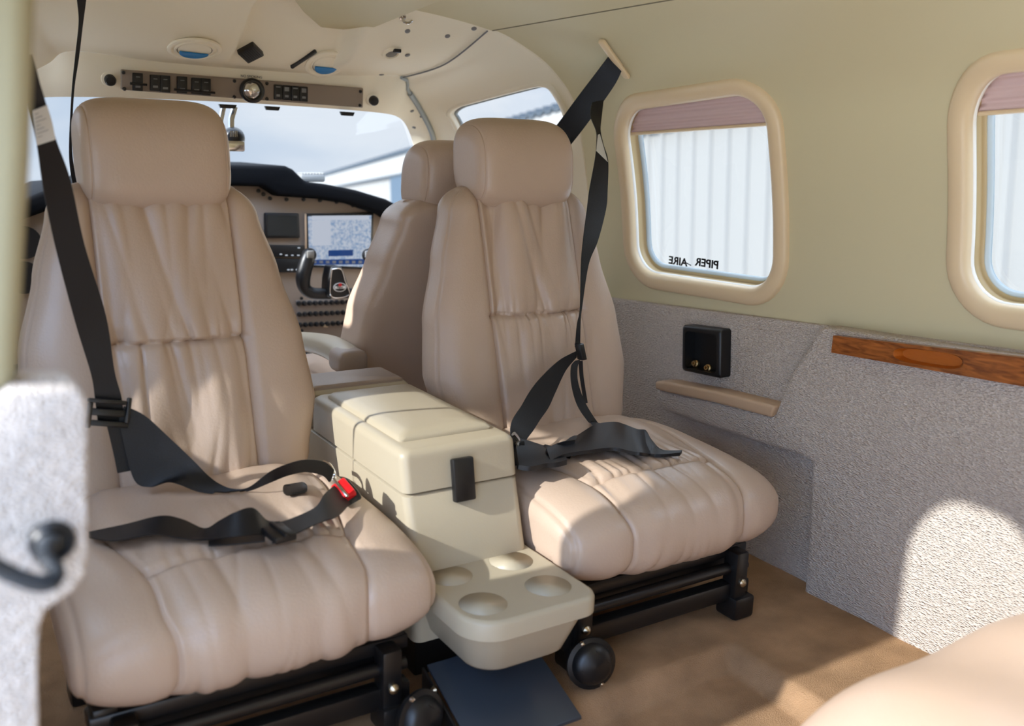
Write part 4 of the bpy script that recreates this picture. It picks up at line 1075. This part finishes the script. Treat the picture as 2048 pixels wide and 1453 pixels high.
# compass hanging at the windshield
cp = thing('compass', 'ball compass hanging on two steel arms at the top of the windshield', 'compass', at(466, 272, Y=2.22))
YC = 2.22; QC = lambda px, py, y=YC: at(px, py, Y=y)
g = G().tube([QC(448, 212), QC(441, 245), QC(430, 285)], .006, 8); obj('arm', g, CHROME, cp)
g = G().tube([QC(470, 214), QC(463, 238), QC(463, 262)], .007, 8); obj('arm', g, CHROME, cp)
c0 = QC(467, 276); R0 = (QC(489, 276)-c0).length
g = G().lathe([(0, -R0)] + [(R0*math.cos(t), R0*math.sin(t)) for t in [math.radians(-80+16*i) for i in range(11)]] + [(0, R0)], c0, (0, 0, 1), 28); obj('ball', g, BLACKP, cp)
g = G().box(QC(468, 292, YC-R0*.8), (R0*1.75, R0*.9, R0*.95), .004); fcp = obj('card_window', g, CHROME, cp)
g = G()
for i in range(5): g.tube([QC(461+3.2*i, 262, YC-R0), QC(460.5+3.4*i, 274, YC-R0*1.05)], .0008, 5)
obj('fins', g, CHROME, cp)
g = G()
for x0, x1, y0_ in ((438, 474, 213), (530, 561, 217), (681, 710, 228)): g.prism([at(x0, y0_-5, Y=2.165), at(x1, y0_-3, Y=2.165), at(x1-3, y0_+4.5, Y=2.165), at(x0+4, y0_+3, Y=2.165)], (0, 1, 0), .01, .001)
obj('header_clip', g, BLACKP, surr)

# ------------------------------------------------------------------ outside
PIT = math.radians(4.2)
def out(x, y, z): return CAM + Vector((x, y*math.cos(PIT)+z*math.sin(PIT), z*math.cos(PIT)-y*math.sin(PIT)))
az = math.radians(13.5); dw = Vector((math.sin(az), math.cos(az))); nw = Vector((math.cos(az), -math.sin(az)))
def hw_(s, off, z): p = nw*(4.5-off)+dw*s; return out(p.x, p.y, z)
hg = thing('hangar_building', 'white ribbed metal hangar outside the right hand windows', 'hangar', hw_(10, 0, -2))
prof = []; s = -8.
while s < 60: prof += [(s, 0), (s+.215, 0), (s+.235, .03), (s+.28, .03)]; s += .30
g = G(); V = []; Fc = []
for s_, o in prof: V += [hw_(s_, o, -2), hw_(s_, o, .86)]
Fc = [(2*i, 2*i+1, 2*i+3, 2*i+2) for i in range(len(prof)-1)]
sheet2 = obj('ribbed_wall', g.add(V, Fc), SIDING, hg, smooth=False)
g = G(); V = []
for s_, o in prof: V += [hw_(s_, o*.7+.09, .84), hw_(s_, o*.7+.09, 1.22)]
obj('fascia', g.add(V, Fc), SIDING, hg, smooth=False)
g = G(); V = []
for s_, o in prof: V += [hw_(s_, .12, 1.22+o*1.5), hw_(s_, .12, 1.27+o*2), hw_(s_, -12, 2.2+o)]
n_ = len(prof); F2 = [(3*i+k, 3*i+k+1, 3*i+3+k+1, 3*i+3+k) for i in range(n_-1) for k in range(2)]
obj('roof', g.add(V, F2), ROOFM, hg, smooth=False)
g = G(); V = []
for s_ in (-8, 60): V += [hw_(s_, .10, .80), hw_(s_, .10, .85)]
obj('fascia_edge', g.add(V, [(0, 1, 3, 2)]), ROOFM, hg, smooth=False)
g = G().prism([hw_(19.2, .08, -2), hw_(21.3, .08, -2), hw_(21.3, .08, .82), hw_(19.2, .08, .82)], hw_(0, 0, 0)-hw_(0, .1, 0), .08); obj('door_post', g, TEALM, hg)
g = G(); g.add([out(-90, -60, -2), out(90, -60, -2), out(90, 160, -2), out(-90, 160, -2)], [(0, 1, 2, 3)])
struct(obj('ground', g, CONC, smooth=False))

WING = mat('white_aircraft_paint', (240, 240, 238), .3)
g = G()
for s in (1, -1):      # the low wings and the nose, whose white paint throws light up into the cabin
    for yy0, yy1, zz in ((.60, 2.75, -.10),):
        P_ = []
        for x_, z_ in ((.80, zz), (4.6, zz-.12)):
            P_ += [Vector((s*x_, yy0, z_-.04)), Vector((s*x_, yy0+.3, z_+.02)), Vector((s*x_, yy1-.35, z_+.03)), Vector((s*x_, yy1, z_-.03)), Vector((s*x_, yy1-.35, z_-.10)), Vector((s*x_, yy0+.3, z_-.08))]
        g.add(P_, [(k, (k+1) % 6, 6+(k+1) % 6, 6+k) for k in range(6)] + [tuple(range(6)), tuple(range(11, 5, -1))])
wg = struct(obj('exterior_wings', g, WING))
g = G().grid(lambda u, v: Vector(((.62-.25*v)*math.cos(PI*u)*1.0, 3.0+1.6*v, .16+(.44-.10*v)*math.sin(PI*u)**.6)), 24, 10)
struct(obj('exterior_nose', g, WING))

# ------------------------------------------------------------------ light
w = bpy.data.worlds.new('sky'); bpy.context.scene.world = w; w.use_nodes = True
nt = w.node_tree; N = nt.nodes; L = nt.links; bg = N['Background']
tc = N.new('ShaderNodeTexCoord'); mp = N.new('ShaderNodeMapping'); mp.inputs['Scale'].default_value = (1, 1, 2.6)
n1 = N.new('ShaderNodeTexNoise'); n1.inputs['Scale'].default_value = 3.2; n1.inputs['Detail'].default_value = 5; n1.inputs['Distortion'].default_value = .3
L.new(tc.outputs['Generated'], mp.inputs['Vector']); L.new(mp.outputs['Vector'], n1.inputs['Vector'])
cr = N.new('ShaderNodeValToRGB'); e = cr.color_ramp.elements
e[0].position = .36; e[0].color = srgb(186, 206, 232); e[1].position = .62; e[1].color = srgb(232, 239, 250)
L.new(n1.outputs['Fac'], cr.inputs['Fac'])
dp = N.new('ShaderNodeVectorMath'); dp.operation = 'DOT_PRODUCT'; dp.inputs[1].default_value = Vector((-.72, -.66, .22)).normalized()
L.new(tc.outputs['Generated'], dp.inputs[0])
tm = N.new('ShaderNodeMix'); tm.data_type = 'RGBA'; tm.blend_type = 'MULTIPLY'; tm.inputs['B'].default_value = (.79, .95, 1.20, 1)      # bluer sky away from the sunlit hangar
fr_ = N.new('ShaderNodeMapRange'); fr_.inputs['From Min'].default_value = -.2; fr_.inputs['From Max'].default_value = .7
L.new(dp.outputs['Value'], fr_.inputs['Value']); L.new(fr_.outputs['Result'], tm.inputs['Factor']); L.new(cr.outputs['Color'], tm.inputs['A'])
mr = N.new('ShaderNodeMapRange'); mr.inputs['From Min'].default_value = -.45; mr.inputs['From Max'].default_value = .8; mr.inputs['To Min'].default_value = .61; mr.inputs['To Max'].default_value = 2.05
L.new(dp.outputs['Value'], mr.inputs['Value']); L.new(tm.outputs['Result'], bg.inputs['Color']); sx_ = N.new('ShaderNodeSeparateXYZ'); L.new(tc.outputs['Generated'], sx_.inputs[0])     # brighter cloud overhead than near the horizon
el = N.new('ShaderNodeMapRange'); el.inputs['From Min'].default_value = .12; el.inputs['From Max'].default_value = .6; el.inputs['To Min'].default_value = 0; el.inputs['To Max'].default_value = 2.6
L.new(sx_.outputs['Z'], el.inputs['Value']); ad_ = N.new('ShaderNodeMath'); ad_.operation = 'ADD'
L.new(mr.outputs['Result'], ad_.inputs[0]); L.new(el.outputs['Result'], ad_.inputs[1]); L.new(ad_.outputs[0], bg.inputs['Strength'])
sd = bpy.data.lights.new('sun', 'SUN'); sd.energy = 5.4; sd.angle = math.radians(.8); sd.color = (1, .985, .96)
so = bpy.data.objects.new('sun', sd); C.objects.link(so); so.rotation_euler = Vector((1, .0, -.54)).to_track_quat('-Z', 'Y').to_euler()

# ------------------------------------------------------------------ camera
cd_ = bpy.data.cameras.new('camera'); co = bpy.data.objects.new('camera', cd_); C.objects.link(co); bpy.context.scene.camera = co
cd_.sensor_fit = 'HORIZONTAL'; cd_.sensor_width = 36; cd_.lens = F/2048*36; cd_.clip_start = .02; cd_.clip_end = 400
R3 = Matrix(((DX.x, DY.x, DZ.x), (-DX.y, -DY.y, -DZ.y), (-DX.z, -DY.z, -DZ.z))).transposed()
co.matrix_world = Matrix.Translation(CAM) @ R3.to_4x4()
cd_.dof.use_dof = True; cd_.dof.focus_distance = 1.72; cd_.dof.aperture_fstop = 3.6
sc = bpy.context.scene
sc.view_settings.view_transform = 'Standard'; sc.view_settings.look = 'None'; sc.view_settings.gamma = 1; sc.view_settings.use_curve_mapping = False
sc.view_settings.exposure = 0.86
sc.cycles.max_bounces = 10; sc.cycles.diffuse_bounces = 6; sc.cycles.transparent_max_bounces = 16; sc.cycles.use_denoising = True; sc.cycles.sample_clamp_indirect = 6
